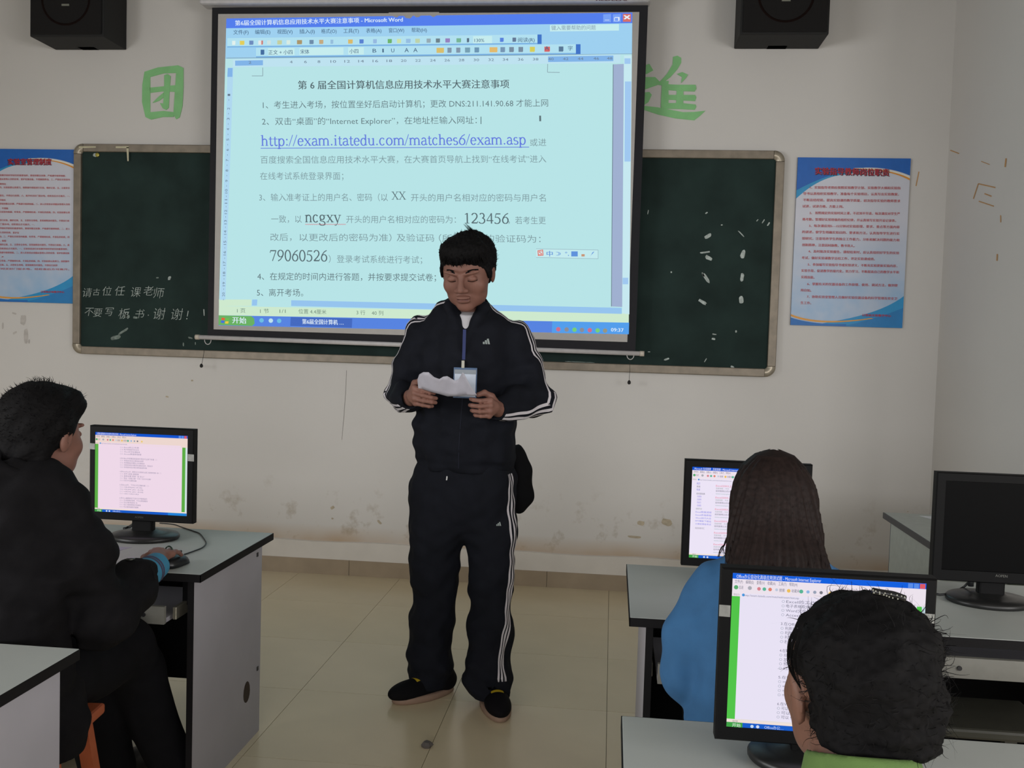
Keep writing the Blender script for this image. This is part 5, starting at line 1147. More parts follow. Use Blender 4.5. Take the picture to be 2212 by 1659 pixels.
for j in (-1, 0, 1):
    zz = np.linspace(.89, .07, 60); ax_ = np.array([np.interp(zz[::-1], [q[0][2] for q in LL][::-1], [q[0][i] for q in LL][::-1])[::-1] for i in range(3)]).T; ax_[:, 2] = zz
    az = np.interp(zz, [.05, .15, .35, .9], [-.85, -.85, -.55, -.46]) + j * .15
    d = np.stack([np.cos(az), np.sin(az), 0 * az], 1); sd = np.stack([-np.sin(az), np.cos(az), 0 * az], 1)
    ribbon('trouser_stripe', T_, ax_, d, sd, .0085, .0018, whitef, tea)
    ax2 = ax_ * [1, 1, 1]; LRx = np.array([np.interp(zz[::-1], [q[0][2] for q in LR][::-1], [q[0][i] for q in LR][::-1])[::-1] for i in range(3)]).T; LRx[:, 2] = zz
    az = PI + .30 + j * .15 + 0 * zz; d = np.stack([np.cos(az), -np.abs(np.sin(az)) * 0 + .35 + 0 * az, 0 * az], 1)
emblem(T_, -.407, .695, 3.66, .018, 'thigh_emblem', mat('emblem_grey', (150, 160, 158), .7))
MB().tube([(-.602, 3.52, .885), (-.603, 3.518, .870)], .0025, 6).build('cord_tip', mat('zip_metal', (190, 190, 190)), tea)
# shoes
def shoe(heel, toe):
    h_ = np.array(heel, float); t_ = np.array(toe, float); d = t_ - h_; L = np.linalg.norm(d); d /= L; s_ = np.array([-d[1], d[0], 0])
    P = lambda a, b_, z: h_ + d * a * L + s_ * b_ + np.array([0, 0, z])
    S = Sdf(); R = np.stack([d, s_, [0, 0, 1]], 1)
    S.ell(P(.28, 0, .045), (.10, .042, .055), R, .03); S.ell(P(.72, 0, .038), (.105, .050, .040), R, .03); S.cone(P(.15, 0, .05), P(.17, 0, .10), .045, .045, .03); S.clip((0, 0, -1), -.018)
    root = grow('shoe', S, mat('shoe_black', (17, 16, 19), .85, spec=.12), tea, .0045)
    mb = MB(); n = 28; vs = []
    for z in (.0, .004, .022, .026):
        for k in range(n):
            a = 2 * PI * k / n; x = math.cos(a); y = math.sin(a); u = .5 + .56 * x; wv = (.048 + .010 * math.sin(min(max(u, 0), 1) * PI * .9)) * math.copysign(abs(y) ** .8, y); f = 1.0 if 0 < z < .026 else .93
            vs.append(P(.5 + (u - .5) * f, wv * f, z))
    mb.add(vs, [tuple(reversed(range(n)))] + [(i * n + k, i * n + (k + 1) % n, (i + 1) * n + (k + 1) % n, (i + 1) * n + k) for i in range(3) for k in range(n)] + [tuple(range(3 * n, 4 * n))])
    mb.build('shoe_sole', mat('sole_tan', (150, 124, 106), .7), root, True)
    o = [P(.66, b_, .05) for b_ in np.linspace(-.024, .024, 8)]
    ribbon('tongue_band', S, o, [(0, 0, 1.)] * 8, [tuple(d)] * 8, .016, .001, mat('yellow_band', (196, 168, 30), .6), root)
shoe((-.435, 3.69, 0), (-.362, 3.425, 0)); shoe((-.60, 3.70, 0), (-.775, 3.525, 0))
# lanyard and badge (hang from his neck, things of their own)
lan = empty('name_badge', (-.545, 3.50, 1.25), 'clear name badge on a dark blue lanyard hanging on the standing man\'s chest', 'badge')
blu = mat('lanyard_blue', (28, 42, 96), .6)
for s_ in (-1, 1):
    o = [(-.552 + s_ * .052 * (1 - t) ** 1.2, 3.62, 1.52 - .135 * t) for t in np.linspace(0, 1, 14)]
    p, dd = hit(J, [np.array(q) + [0, .03, 0] for q in o], [(0, -1, 0)] * 14)
    p[:4, 1] = np.linspace(3.585, p[4, 1], 5)[:4]
    p[:, 1] -= .004; n = 14; P2_ = p + np.array([.011, 0, .004])
    MB().add(np.concatenate([p, P2_]), [(i, i + 1, i + 1 + n, i + n) for i in range(n - 1)]).build('strap', blu, lan, True)
p, dd = hit(J, [(-.550, 3.65, z) for z in np.linspace(1.437, 1.325, 8)], [(0, -1, 0)] * 8); p[:, 1] -= .004; ys_ = float(p[:, 1].min()) - .002; p[:, 1] = np.minimum(p[:, 1], ys_ + .004)
MB().add(np.concatenate([p - [.006, 0, 0], p + [.006, 0, 0]]), [(i, i + 1, i + 9, i + 8) for i in range(7)]).build('strap', blu, lan, True)
bz = 1.292; by_ = ys_ - .006; bx_ = -.541
MB().box((-.556, by_ - .002, bz + .002), (-.545, by_ + .003, bz + .030), .001).build('clip', mat('clip_ivory', (186, 184, 170), .4), lan)
MB().box((bx_ - .044, by_, bz - .110), (bx_ + .044, by_ + .002, bz + .004), .0008).build('holder', mat('holder_blue', (52, 84, 122), .25), lan)
MB().box((bx_ - .040, by_ - .001, bz - .104), (bx_ + .040, by_ + .0005, bz - .016)).build('card', mat('badge_card', (196, 206, 222), .4), lan)
MB().box((bx_ - .041, by_ - .0014, bz - .020), (bx_ + .041, by_ + .0005, bz - .004)).build('top_strip', mat('holder_strip', (132, 140, 148), .3), lan)
for dx, r_ in ((.008, .004), (-.006, .0028)):
    MB().box((bx_ + dx - r_, by_ - .0016, bz - .056 - r_), (bx_ + dx + r_, by_, bz - .056 + r_)).build('card_mark', mat('mark_navy', (40, 60, 90)), lan)
# the sheet of paper
out_ = [(903, 846), (903, 820), (909, 808), (919, 803), (931, 803), (934, 810), (942, 814), (952, 818), (960, 813), (968, 812), (973, 815), (978, 820), (984, 822), (992, 819), (1000, 812), (1003, 803), (1006, 806), (1018, 832), (1031, 854), (1022, 855), (1008, 854), (985, 857), (965, 857), (948, 851), (928, 845), (912, 840)]
import mathutils
def bend(p):
    x, z = p[0], p[2]; t = (z - 1.175) / .1
    return (x, 3.385 - .055 * t + .012 * math.sin((x + .6) * 42), z)
pb_ = [ony(x, y, 3.36) for x, y in out_]
import bmesh as _bm
bm = _bm.new(); vv = [bm.verts.new((q[0], 0, q[2])) for q in pb_]; f_ = bm.faces.new(vv); _bm.ops.triangulate(bm, faces=[f_]); _bm.ops.subdivide_edges(bm, edges=list(bm.edges), cuts=4, use_grid_fill=True); _bm.ops.recalc_face_normals(bm, faces=list(bm.faces))
for v in bm.verts: v.co = bend(v.co)
me = bpy.data.meshes.new('paper_sheet'); bm.to_mesh(me); bm.free()
po = link('paper_sheet', me, mat('handout_paper', (176, 174, 184), .7), None, True); tagit(po, 'crumpled white sheet held in both hands by the standing man', 'paper')
md_ = po.modifiers.new('thickness', 'SOLIDIFY'); md_.thickness = .0006
# bag hanging behind his hip
bg = Sdf(); bg.ell((-.335, 3.79, .87), (.030, .045, .12), None, .02); bg.ell((-.325, 3.79, .79), (.038, .05, .055), None, .03); bg.chain([((-.37, 3.74, .98), .02), ((-.345, 3.78, .94), .03), ((-.318, 3.79, .88), .032), ((-.306, 3.79, .78), .030), ((-.328, 3.79, .745), .03)], .03); bg.disp = noise3(40, .003, 12); bg.p = [(k_, tuple((q_ - [.022, .03, 0]) if isinstance(q_, np.ndarray) and q_.shape == (3,) and i_ < (2 if k_ == 'c' else 1) else q_ for i_, q_ in enumerate(q)), op_, kk_, lo_ - [.022, .03, 0], hi_ - [.022, .03, 0]) for k_, q, op_, kk_, lo_, hi_ in bg.p]
bo = grow('bag', bg, mat('bag_black', (16, 16, 18), .9, spec=.1), None, .006, label='black soft bag hanging behind the standing man\'s left hip', cat='bag')
print('teacher', time.time() - T0)

# ---------------------------------------------------------------- seated people (seen from behind, facing the front wall)
def fan_hand(S, wr, pc, dirv, side, n_up=(0, 0, 1), ln=.085, curl=.30, flip=1):
    """palm-down hand: four unequal fingers fan forward and curl down, thumb from the side of the palm"""
    wr = np.array(wr); pc = np.array(pc); d = np.array(dirv, float); d /= np.linalg.norm(d); s = np.array(side, float); s /= np.linalg.norm(s); u = np.array(n_up, float)
    kn = [pc + s * a + d * .030 + u * .004 for a in (-.030, -.010, .010, .029)]; fg = []
    for k_, (a, L_) in enumerate(zip((-.10, -.03, .05, .13), (.92, 1.0, .94, .76))):
        dd = d + s * a; p1 = kn[k_] + (dd + u * .10) * ln * .40 * L_; p2 = p1 + (dd - u * curl) * ln * .32 * L_; p3 = p2 + (dd - u * curl * 2.2) * ln * .26 * L_; fg.append([p1, p2, p3])
    th = [pc - d * .02 + s * .018 * flip, pc + s * .036 * flip + d * .0 - u * .006, pc + s * .050 * flip + d * .028 - u * .010, pc + s * .052 * flip + d * .052 - u * .014]
    hand(S, wr, pc, kn, fg, th)
def seated(root, HCc, HRr, sc, wx, pel, chest, neck, shl, shr, arms, legs, skinm, axes=None, step=.006):
    B = Sdf(); L = head(B, HCc, HRr, sc, wx)
    pel, chest, neck = map(np.array, (pel, chest, neck))
    B.chain([(tuple(np.array(HCc) + HRr @ np.array([0, .035, -.07])), .052), (tuple(neck), .056)], .03)
    B.chain([(neck, .06), (chest, .105), ((chest + pel) / 2, .11), (pel, .12)], .04, sq=((0, 1, 0), .75))
    for sh, el, wr, hp in arms:
        sh = np.array(sh) - [0, 0, .030]; B.cone(neck - [0, 0, .08], sh, .045, .040, .03); B.chain([(sh, .040), (el, .036), (wr, .026)], .02)
        if hp: fan_hand(B, wr, *hp)
    for hip, kn, an, toe in legs: B.chain([(hip, .082), (kn, .042), (an, .032), (toe, .024)], .02)
    return B, L
def cover(chains, k=.03): 
    S = Sdf()
    for ch, sq in chains: S.chain(ch, k, sq=sq)
    return S
SQY = ((0, 1, 0), .74)
# ---- left student
st = empty('person', (-1.46, 2.15, 0), 'seated man in a black jacket seen from behind at the left, hand on a mouse', 'person')
hc = (-1.448, 2.30, 1.122); hr = rotm(PI - .14, .10, .03)
elb, wri = np.array((-1.268, 2.275, .675)), np.array((-1.255, 2.530, .742))
B, L2 = seated(st, hc, hr, 1.02, 1.02, (-1.48, 2.10, .53), (-1.50, 2.20, .86), (-1.475, 2.235, 1.01), None, None,
    [((-1.355, 2.24, .975), elb, wri, ((-1.290, 2.618, .7485), (-.10, 1, -.06), (1, .1, 0), (0, 0, 1), .080, .30, -1)),
     ((-1.665, 2.22, .975), (-1.76, 2.36, .73), (-1.66, 2.58, .735), ((-1.645, 2.66, .725), (.1, 1, 0), (1, -.1, 0), (0, 0, 1), .08, .12, 1))],
    [((-1.41, 2.14, .52), (-1.39, 2.58, .49), (-1.285, 2.72, .12), (-1.27, 2.84, .05)), ((-1.54, 2.14, .52), (-1.50, 2.58, .48), (-1.46, 2.66, .12), (-1.46, 2.78, .05))], skin)
grow('body', B, skin, st, axes=(axis((-1.90, -1.60, .006), (-1.60, -1.22, .0034), (-1.22, -1.10, .006)), axis((1.95, 2.15, .008), (2.15, 2.80, .0034), (2.80, 2.95, .008)), axis((0, .70, .012), (.70, .80, .003), (.80, 1.02, .008), (1.02, 1.30, .0034))))
H2 = Sdf(); K2 = dict(sc=1.0, wx=1.04)
hl(H2, L2, hr, (0, .022, .045), (.090, .100, .096), **K2); hl(H2, L2, hr, (0, -.03, .088), (.080, .070, .048), .03, **K2); hl(H2, L2, hr, (0, .058, -.025), (.070, .048, .070), .03, **K2)
hl(H2, L2, hr, (0, -.135, .0), (.075, .078, .072), .008, 's', **K2)
for s_ in (-1, 1):
    hl(H2, L2, hr, (s_ * .100, -.004, -.026), (.036, .036, .046), .006, 's', **K2)
hl(H2, L2, hr, (0, -.092, -.050), (.095, .076, .062), .006, 's', **K2)
H2.disp = plus(noise3(60, .003, 21), noise3(500, .0012, 22))
grow('hair', H2, hairm, st, .0038)
mb = MB(); hair_tufts(mb, H2, L2(0, .03, .05), 1900, .017, .0011, 23, up=tuple(hr @ np.array([0, .2, .1])), cone=lambda v: (hr.T @ v)[2] > -.6 and not ((hr.T @ v)[1] < -.3 and (hr.T @ v)[2] < .45))
for k_ in range(26):
    a = L2(-.02 + .0022 * k_, .0 + .01 * math.sin(k_ * 2), .136); mb.tube([a, a + np.array([.004 * math.sin(k_), -.003, .012]), a + np.array([.010 * math.sin(k_ * 1.3), -.01, .018 + .003 * math.sin(k_)])], [.0008, .0006, .0002], 4)
mb.build('hair_locks', hairm, st, kind='stuff')
jb = mat('jacket_black', (21, 20, 22), .88, spec=.12, var=.2, scale=18, bump=.2, bscale=500)
J2 = cover([([((-1.45, 2.13, .44), .215), ((-1.475, 2.09, .52), .205), ((-1.485, 2.12, .66), .200), ((-1.495, 2.18, .86), .190), ((-1.49, 2.215, .95), .150)], SQY),
            ([((-1.485, 2.205, .975), .078), ((-1.365, 2.235, .945), .072)], None), ([((-1.49, 2.205, .98), .080), ((-1.66, 2.22, .955), .074)], None),
            ([((-1.360, 2.24, .940), .076), ((-1.315, 2.25, .83), .078), (elb, .072), ((elb + wri) / 2, .060), (wri - [0, .098, .012], .053)], None),
            ([((-1.66, 2.22, .965), .076), ((-1.76, 2.36, .73), .066), ((-1.67, 2.56, .735), .045)], None),
            ([((-1.478, 2.215, .97), .084), ((-1.466, 2.235, 1.005), .072)], None)], .04)
J2.cone((-1.455, 2.26, 1.2), (-1.462, 2.25, 1.01), .062, .060, .008, 's')
J2.cone(wri - [0, .085, .012], wri + [0, .08, 0], .042, .042, .004, 's')
J2.disp = plus(noise3(20, .009, 24), noise3(48, .005, 25), lambda x, y, z: .005 * np.sin(z * 65 + y * 25) * np.exp(-((z - .80) / .12) ** 2)); J2.clip((0, 0, -1), -.385)
grow('jacket', J2, jb, st, .0065)
# raised collar and cuff strap with a button
C2 = Sdf(); C2.chain([((-1.395, 2.31, .955), .012), ((-1.385, 2.25, .985), .015), ((-1.41, 2.175, 1.035), .017), ((-1.475, 2.145, 1.065), .018), ((-1.54, 2.17, 1.060), .018), ((-1.57, 2.25, 1.02), .016)], .02)
C2.chain([((-1.395, 2.25, .955), .02), ((-1.42, 2.17, .99), .024), ((-1.48, 2.14, 1.02), .024), ((-1.55, 2.165, 1.01), .022)], .03); grow('collar', C2, jb, st, .005)
w0 = wri - [0, .105, .012]
mb = MB(); mb.tube([w0 + np.array([-.054 * math.cos(a), .0 + .008 * math.sin(a), .054 * math.sin(a)]) for a in np.linspace(-.3, PI + .3, 16)], .006, 6); mb.build('cuff_strap', jb, st, True)
mb = MB(); bp_ = w0 + np.array([-.012, -.010, .058]); mb.lathe(bp_, [(.011, 0), (.012, .003), (.009, .005)], 16); mb.build('button', mat('button_gunmetal', (90, 92, 88), .3, .7), st, True)
# blue knitted cuff with a purple band
cf = Sdf(); ax_ = np.array([-.02, 1, .10]); ax_ /= np.linalg.norm(ax_); cf.cone(wri - ax_ * .095, wri + ax_ * .012, .046, .037, .01); cf.clip(tuple(ax_), float(ax_ @ (wri + ax_ * .016)), .003); cf.disp = lambda x, y, z: .0008 * np.sin(y * 900)
grow('cuff', cf, mat('cuff_blue', (58, 132, 166), .8), st, .0035)
for off, col, nm in ((-.030, (70, 60, 86), 'cuff_band'), (-.042, (71, 61, 86), 'cuff_band')):
    mb = MB(); c_ = wri + ax_ * off; s1 = np.cross(ax_, [0, 0, 1.]); s1 /= np.linalg.norm(s1); s2 = np.cross(s1, ax_); vs = []
    for o_ in (-.0035, .0035):
        for k_ in range(28): a = 2 * PI * k_ / 28; vs.append(c_ + ax_ * o_ + (s1 * math.cos(a) + s2 * math.sin(a)) * (.0390 - off * .085))
    mb.add(vs, [(k_, (k_ + 1) % 28, (k_ + 1) % 28 + 28, k_ + 28) for k_ in range(28)]); mb.build(nm, mat('cuff_%d' % col[0], col, .8), st, True)
# ring on the middle finger
rg = np.array((-1.283, 2.672, .7565)); mb = MB(); mb.tube([rg + np.array([.0105 * math.cos(a), 0.0, .0105 * math.sin(a)]) for a in np.linspace(0, 2 * PI, 17)], .0022, 6, False); mb.lathe(rg + [0, 0, .009], [(.004, 0), (.005, .002), (.003, .004)], 10)
mb.build('ring', mat('ring_dark_green', (40, 60, 46), .3, .5), st, True)
trm = mat('trousers_black', (18, 18, 21), .88, spec=.12, var=.15, scale=20)
T2 = cover([([((-1.39, 2.12, .53), .115), ((-1.375, 2.56, .49), .092), ((-1.365, 2.63, .40), .078), ((-1.285, 2.71, .09), .066)], None), ([((-1.54, 2.12, .53), .115), ((-1.50, 2.58, .49), .095), ((-1.46, 2.66, .09), .080)], None)])
T2.disp = noise3(24, .004, 27); T2.clip((0, 0, -1), -.05); grow('trousers', T2, trm, st, .008)
for hx in (-1.278, -1.46):
    S = Sdf(); S.ell((hx, 2.75, .045), (.042, .10, .045), None, .03); S.ell((hx, 2.84, .035), (.046, .075, .035), None, .03); S.clip((0, 0, -1), .0); grow('shoe', S, mat('shoe_dark', (26, 24, 24), .5), st, .006)

# ---- woman in blue
wb = empty('person', (.375, 2.12, 0), 'seated woman with long dark brown hair and a blue top, seen from behind', 'person')
hc = (.372, 2.215, 1.052); hr = rotm(PI, .12, 0)
elL_, wrL_ = np.array((.188, 2.135, .675)), np.array((.262, 2.40, .700))
elR_, wrR_ = np.array((.562, 2.135, .675)), np.array((.500, 2.40, .700))
B, L3 = seated(wb, hc, hr, 1.0, 1.0, (.375, 2.06, .53), (.375, 2.12, .80), (.373, 2.155, .93), None, None,
    [((.245, 2.15, .875), elL_, wrL_, ((.275, 2.47, .7), (.1, 1, 0), (1, -.1, 0), (0, 0, 1), .075, .25, 1)), ((.505, 2.15, .875), elR_, wrR_, ((.49, 2.47, .7), (-.1, 1, 0), (1, .1, 0), (0, 0, 1), .075, .25, -1))],
    [((.30, 2.10, .51), (.29, 2.52, .49), (.29, 2.60, .12), (.29, 2.72, .05)), ((.45, 2.10, .51), (.46, 2.52, .49), (.46, 2.60, .12), (.46, 2.72, .05))], skin2)
grow('body', B, skin2, wb, axes=(axis((.08, .68, .006)), axis((1.90, 2.20, .008), (2.20, 2.60, .005), (2.60, 2.85, .01)), axis((0, .66, .014), (.66, .75, .004), (.75, .92, .008), (.92, 1.20, .005))))
H3 = Sdf(); K3 = dict(sc=1.0, wx=1.0)
H3.ell((.371, 2.20, 1.083), (.084, .100, .096), None, .02); H3.ell((.370, 2.17, 1.03), (.085, .085, .12), None, .04)
H3.chain([((.368, 2.15, 1.06), .078), ((.368, 2.12, .98), .089), ((.370, 2.075, .90), .102), ((.374, 2.045, .82), .094)], .04, sq=((0, 1, 0), .55))
H3.ell((.372, 2.345, 1.02), (.070, .085, .10), None, .01, 's')
H3.disp = lambda x, y, z: .0022 * np.sin(np.arctan2(y - 2.19, x - .372) * 58) * np.clip((1.17 - z) * 9, 0, 1) + .0016 * np.sin(np.arctan2(y - 2.19, x - .372) * 23 + z * 12)
H3.clip((-.9, 0, -1), -.9 * .30 - .905, .01)
grow('hair', H3, hairb, wb, .0042)
mb = MB(); r = np.random.default_rng(31)
for k_ in range(900):
    a = r.uniform(PI * .72, PI * 2.28); top = np.array((.372, 2.19, 1.168)); n = 13; pts = []
    Lz = r.uniform(.82, .90) if r.random() < .8 else r.uniform(.86, .93); spr = r.uniform(.98, 1.03)
    for t in np.linspace(0.03, 1, n):
        z = 1.165 + (Lz - 1.165) * t; q = np.array([[.372, 2.17, z]]); aa = a + .03 * math.sin(5 * t + k_)
        p_, d_ = hit(H3, q, [(math.cos(aa), math.sin(aa), .55 * max(0, .25 - t) * 4)]) if False else (None, None)
        if t < .34: ph = t / .34 * PI / 2; rx = .087 * math.sin(ph); z = 1.083 + .100 * math.cos(ph); cy_ = 2.188
        else: u_ = (t - .34) / .66; rx = .087 + .026 * u_; z = 1.083 + (Lz - 1.083) * u_; cy_ = 2.188 - .125 * u_ ** 1.3
        ry = rx * (1.12 - .45 * t)
        pts.append((.371 - .002 * t + rx * spr * math.cos(aa), cy_ + ry * spr * math.sin(aa), z))
    s_ = np.array([-math.sin(a), math.cos(a), 0]) * .0011; vs = []
    for i_, p_ in enumerate(pts): w_ = 1 - .8 * (i_ / (n - 1)) ** 3; vs += [np.array(p_) - s_ * w_, np.array(p_) + s_ * w_]
    mb.add(vs, [(2 * i_, 2 * i_ + 1, 2 * i_ + 3, 2 * i_ + 2) for i_ in range(n - 1)])
def wisp(mb, pts, r0): mb.tube(smooth(pts, 4), list(np.linspace(r0, r0 * .25, (len(pts) - 1) * 4 + 1)), 4)
for k_ in range(16):
    j = r.uniform(0, .018); wisp(mb, [ony(1575 + 300 * j, 1140, 2.13), ony(1568 - 200 * j, 1172, 2.12), ony(1556 + 500 * j, 1188 + 5 * math.sin(k_), 2.11), ony(1549 + 1600 * j, 1204, 2.11)], .0009)
    wisp(mb, [ony(1762 + 300 * j, 1130, 2.13), ony(1768 + 500 * j, 1165, 2.12), ony(1775 + 300 * j + 3 * math.sin(k_), 1195, 2.11), ony(1784 - 900 * j, 1222, 2.11)], .0009)
mb.build('hair_strands', hairb, wb, kind='stuff')
bt = mat('knit_blue', (50, 100, 146), .85, var=.08, scale=22, bump=.25, bscale=600)
J3 = cover([([((.372, 2.06, .50), .185), ((.373, 2.08, .60), .178), ((.374, 2.10, .72), .165), ((.374, 2.125, .83), .158), ((.374, 2.14, .875), .12)], SQY),
            ([((.374, 2.14, .893), .060), ((.250, 2.15, .862), .056)], None), ([((.374, 2.14, .893), .060), ((.500, 2.15, .862), .056)], None),
            ([((.246, 2.15, .858), .057), ((.200, 2.14, .76), .056), (elL_, .054), ((.225, 2.27, .69), .045), (wrL_, .034)], None),
            ([((.504, 2.15, .858), .057), ((.550, 2.14, .76), .056), (elR_, .054), ((.53, 2.27, .69), .045), (wrR_, .034)], None)], .028)
J3.ell((.373, 2.17, .99), (.080, .070, .062), None, .006, 's')
J3.disp = plus(noise3(20, .0045, 33), lambda x, y, z: .0035 * np.sin((x - .2) * 70 + z * 30) * np.exp(-((x - .19) / .05) ** 2), lambda x, y, z: .003 * np.sin(z * 70 + x * 40) * np.exp(-((z - .60) / .07) ** 2))
J3.clip((0, 0, -1), -.43); grow('knit_top', J3, bt, wb, .0055)
T3 = cover([([((.30, 2.09, .53), .10), ((.29, 2.52, .50), .074), ((.29, 2.60, .09), .055)], None), ([((.45, 2.09, .53), .10), ((.46, 2.52, .50), .074), ((.46, 2.60, .09), .055)], None)])
T3.clip((0, 0, -1), -.05); grow('trousers', T3, trm, wb, .01)
for hx in (.29, .46):
    S = Sdf(); S.ell((hx, 2.64, .04), (.036, .09, .04), None, .03); S.ell((hx, 2.71, .03), (.038, .065, .03), None, .03); S.clip((0, 0, -1), .0); grow('shoe', S, mat('shoe_dark', (26, 24, 24)), wb, .007)

# ---- woman with pinned-up hair, nearest the camera
wn = empty('person', (.32, 1.08, 0), 'woman with curly pinned-up black hair and a green collar at the lower right', 'person')
hc = (.312, 1.190, .998); hr = rotm(PI + .16, .05, .03)
B, L4 = seated(wn, hc, hr, 1.0, 1.02, (.32, 1.00, .50), (.32, 1.03, .74), (.320, 1.10, .865), None, None,
    [((.19, 1.08, .815), (.14, 1.06, .60), (.20, 1.16, .66), None), ((.45, 1.08, .815), (.51, 1.06, .60), (.46, 1.16, .66), None)],
    [((.25, 1.0, .50), (.25, 1.06, .50), (.25, 1.08, .12), (.25, 1.12, .05)), ((.39, 1.0, .50), (.39, 1.06, .50), (.39, 1.08, .12), (.39, 1.12, .05))], skin2)
B.cone((.306, 1.135, .93), (.300, 1.11, .865), .052, .062, .03)
grow('body', B, skin2, wn, axes=(axis((.0, .64, .005)), axis((.88, 1.05, .008), (1.05, 1.34, .0034)), axis((0, .78, .014), (.78, .88, .008), (.88, 1.12, .0034))))
H4 = Sdf(); K4 = dict(sc=1.0, wx=1.0)
K4 = dict(sc=.98, wx=.95)
hl(H4, L4, hr, (0, .028, .045), (.088, .100, .082), **K4); hl(H4, L4, hr, (0, .060, -.02), (.074, .056, .062), .03, **K4)
hl(H4, L4, hr, (0, -.135, -.01), (.085, .085, .085), .01, 's', **K4)
H4.ell((.322, 1.15, 1.080), (.052, .050, .036), None, .015); H4.ell((.352, 1.145, 1.068), (.040, .042, .034), None, .02); H4.ell((.285, 1.15, 1.062), (.046, .050, .036), None, .02)
H4.ell((.376, 1.15, 1.022), (.024, .034, .030), None, .012); H4.ell((.372, 1.14, .985), (.022, .034, .030), None, .015); H4.ell((.325, 1.105, 1.005), (.058, .030, .060), None, .03)
H4.ell((.318, 1.115, .960), (.055, .030, .040), None, .03)
H4.disp = plus(noise3(60, .004, 41), noise3(150, .0018, 42), noise3(450, .0012, 43)); H4.clip((0, 0, -1), -.958, .010)
grow('hair', H4, hairm, wn, .0034)
mb = MB(); r = np.random.default_rng(44)
dd_ = r.normal(size=(1500, 3)); dd_ /= np.linalg.norm(dd_, axis=1)[:, None]; dd_ = dd_[(dd_[:, 1] < .55)]
o_ = np.tile(np.array([.318, 1.17, 1.01]), (len(dd_), 1)); P_, _ = hit(H4, o_, dd_)
for p_, d_ in zip(P_, dd_):
    if p_[2] < .915: continue
    t_ = np.cross(d_, r.normal(size=3)); t_ /= np.linalg.norm(t_); L_ = r.uniform(.010, .034); fr = r.uniform(.10, .55) * (1.6 if p_[0] > .37 else 1); pts = [p_ - d_ * .003]
    c1 = r.normal(size=3) * .25
    for q in np.linspace(.2, 1, 5): pts.append(p_ + (t_ * (1 - .3 * q) + d_ * fr * (1.2 - .5 * q) + c1 * q * q) * L_ * q)
    pts = np.array(pts); sd_ = np.cross(d_, t_); ws = .00055; vs = []
    for i_, q in enumerate(pts): w_ = ws * (1 - .8 * i_ / 5); vs += [q - sd_ * w_, q + sd_ * w_]
    mb.add(vs, [(2 * i_, 2 * i_ + 1, 2 * i_ + 3, 2 * i_ + 2) for i_ in range(5)])
for k_ in range(30):   # the loose lock at the left of her head, and stray hairs on top
    j = r.uniform(0, 1); j2 = r.normal()
    wisp(mb, [ony(1790 + 20 * j, 1305, 1.12), ony(1745 + 6 * j2, 1325 + 4 * j, 1.12), ony(1708 + 26 * j, 1370, 1.12), ony(1700 + 22 * j, 1415 + 3 * j2, 1.13), ony(1706 + 18 * j, 1450, 1.14), ony(1724 + 8 * j, 1480 + 12 * j, 1.15)], .0007)
for k_ in range(7):
    x0 = r.uniform(1790, 1960); wisp(mb, [ony(x0, 1310, 1.13), ony(x0 - 8 + 10 * r.normal(), 1272 + 8 * r.normal(), 1.12), ony(x0 + 14 * r.normal(), 1264 + 5 * r.normal(), 1.12)], .0004)
for k_ in range(24):
    y0 = r.uniform(1340, 1560); wisp(mb, [ony(2010, y0, 1.14), ony(2040 + 6 * r.normal(), y0 + 10 * r.normal(), 1.13), ony(2050 + 12 * r.normal(), y0 + 26 * r.normal(), 1.13)], .0005)
mb.build('hair_strands', hairm, wn, kind='stuff')
clp = [ony(x, y + 5, 1.098) for x, y in ((1884, 1272), (1905, 1276), (1930, 1280), (1955, 1289))]
MB().tube(smooth(clp, 4), .0042, 8).build('hair_clip', mat('clip_black', (20, 20, 22), .25), wn, True)
mb = MB()
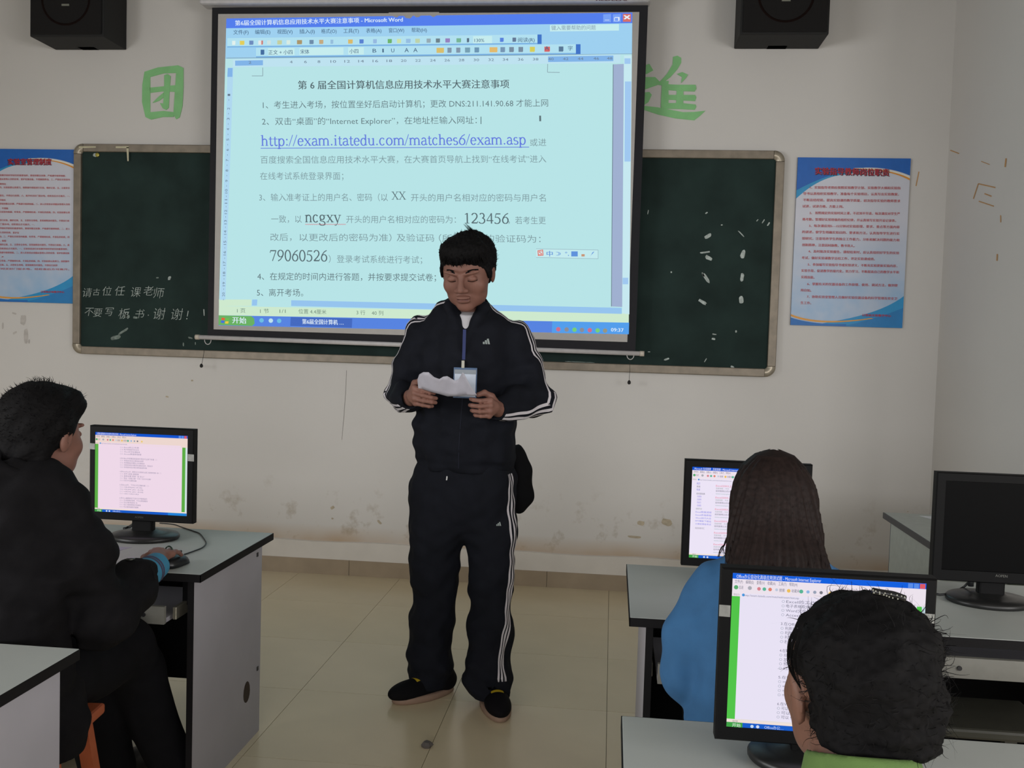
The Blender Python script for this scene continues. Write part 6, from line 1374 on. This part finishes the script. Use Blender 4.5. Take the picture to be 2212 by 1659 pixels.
for k_ in range(15):
    c_ = ony(1886 + (k_ // 2) * 9.5 + 5 * math.sin(k_ * 9), 1274 + (k_ // 2) * 2.2 - 4 + (k_ % 2) * 6 + 4, 1.092); mb.lathe(c_ - [0, 0, .001], [(.0005, 0), (.0010, .0006), (.0003, .0014)], 6)
mb.build('rhinestones', mat('rhinestone', (205, 205, 190), .15, .3), wn, kind='stuff')
gn = mat('collar_green', (88, 116, 58), .85, var=.08, scale=30, bump=.2, bscale=700)
J4 = cover([([((.32, .99, .50), .18), ((.32, 1.01, .62), .17), ((.32, 1.04, .76), .160)], SQY), ([((.32, 1.08, .835), .062), ((.20, 1.08, .800), .055)], None), ([((.32, 1.08, .835), .062), ((.44, 1.08, .800), .055)], None),
            ([((.197, 1.08, .80), .056), ((.13, 1.06, .61), .052), ((.16, 1.10, .63), .045)], None), ([((.443, 1.08, .80), .056), ((.51, 1.06, .61), .052), ((.48, 1.10, .63), .045)], None),
            ([((.318, 1.09, .84), .078), ((.306, 1.10, .900), .066), ((.300, 1.112, .962), .060)], None)], .028)
J4.cone((.300, 1.125, 1.05), (.304, 1.115, .87), .055, .055, .005, 's'); J4.cone((.255, 1.20, .93), (.27, 1.14, .90), .05, .03, .01, 's')
J4.clip((0, .35, 1), .974 + .35 * 1.05, .004); J4.clip((0, 0, -1), -.44); J4.disp = noise3(26, .003, 45)
grow('green_top', J4, gn, wn, .005)
T4 = cover([([((.25, 1.0, .52), .09), ((.25, 1.06, .50), .07), ((.25, 1.08, .09), .055)], None), ([((.39, 1.0, .52), .09), ((.39, 1.06, .50), .07), ((.39, 1.08, .09), .055)], None)]); T4.clip((0, 0, -1), -.05); grow('trousers', T4, trm, wn, .01)
for hx in (.25, .39):
    S = Sdf(); S.ell((hx, 1.10, .04), (.036, .09, .04), None, .03); S.ell((hx, 1.15, .03), (.038, .065, .03), None, .03); S.clip((0, 0, -1), .0); grow('shoe', S, mat('shoe_dark', (26, 24, 24)), wn, .007)
stool(.32, .99, 'wooden stool under the woman with pinned-up hair, nearest the camera', (150, 84, 54), 0)
print('done', time.time() - T0)
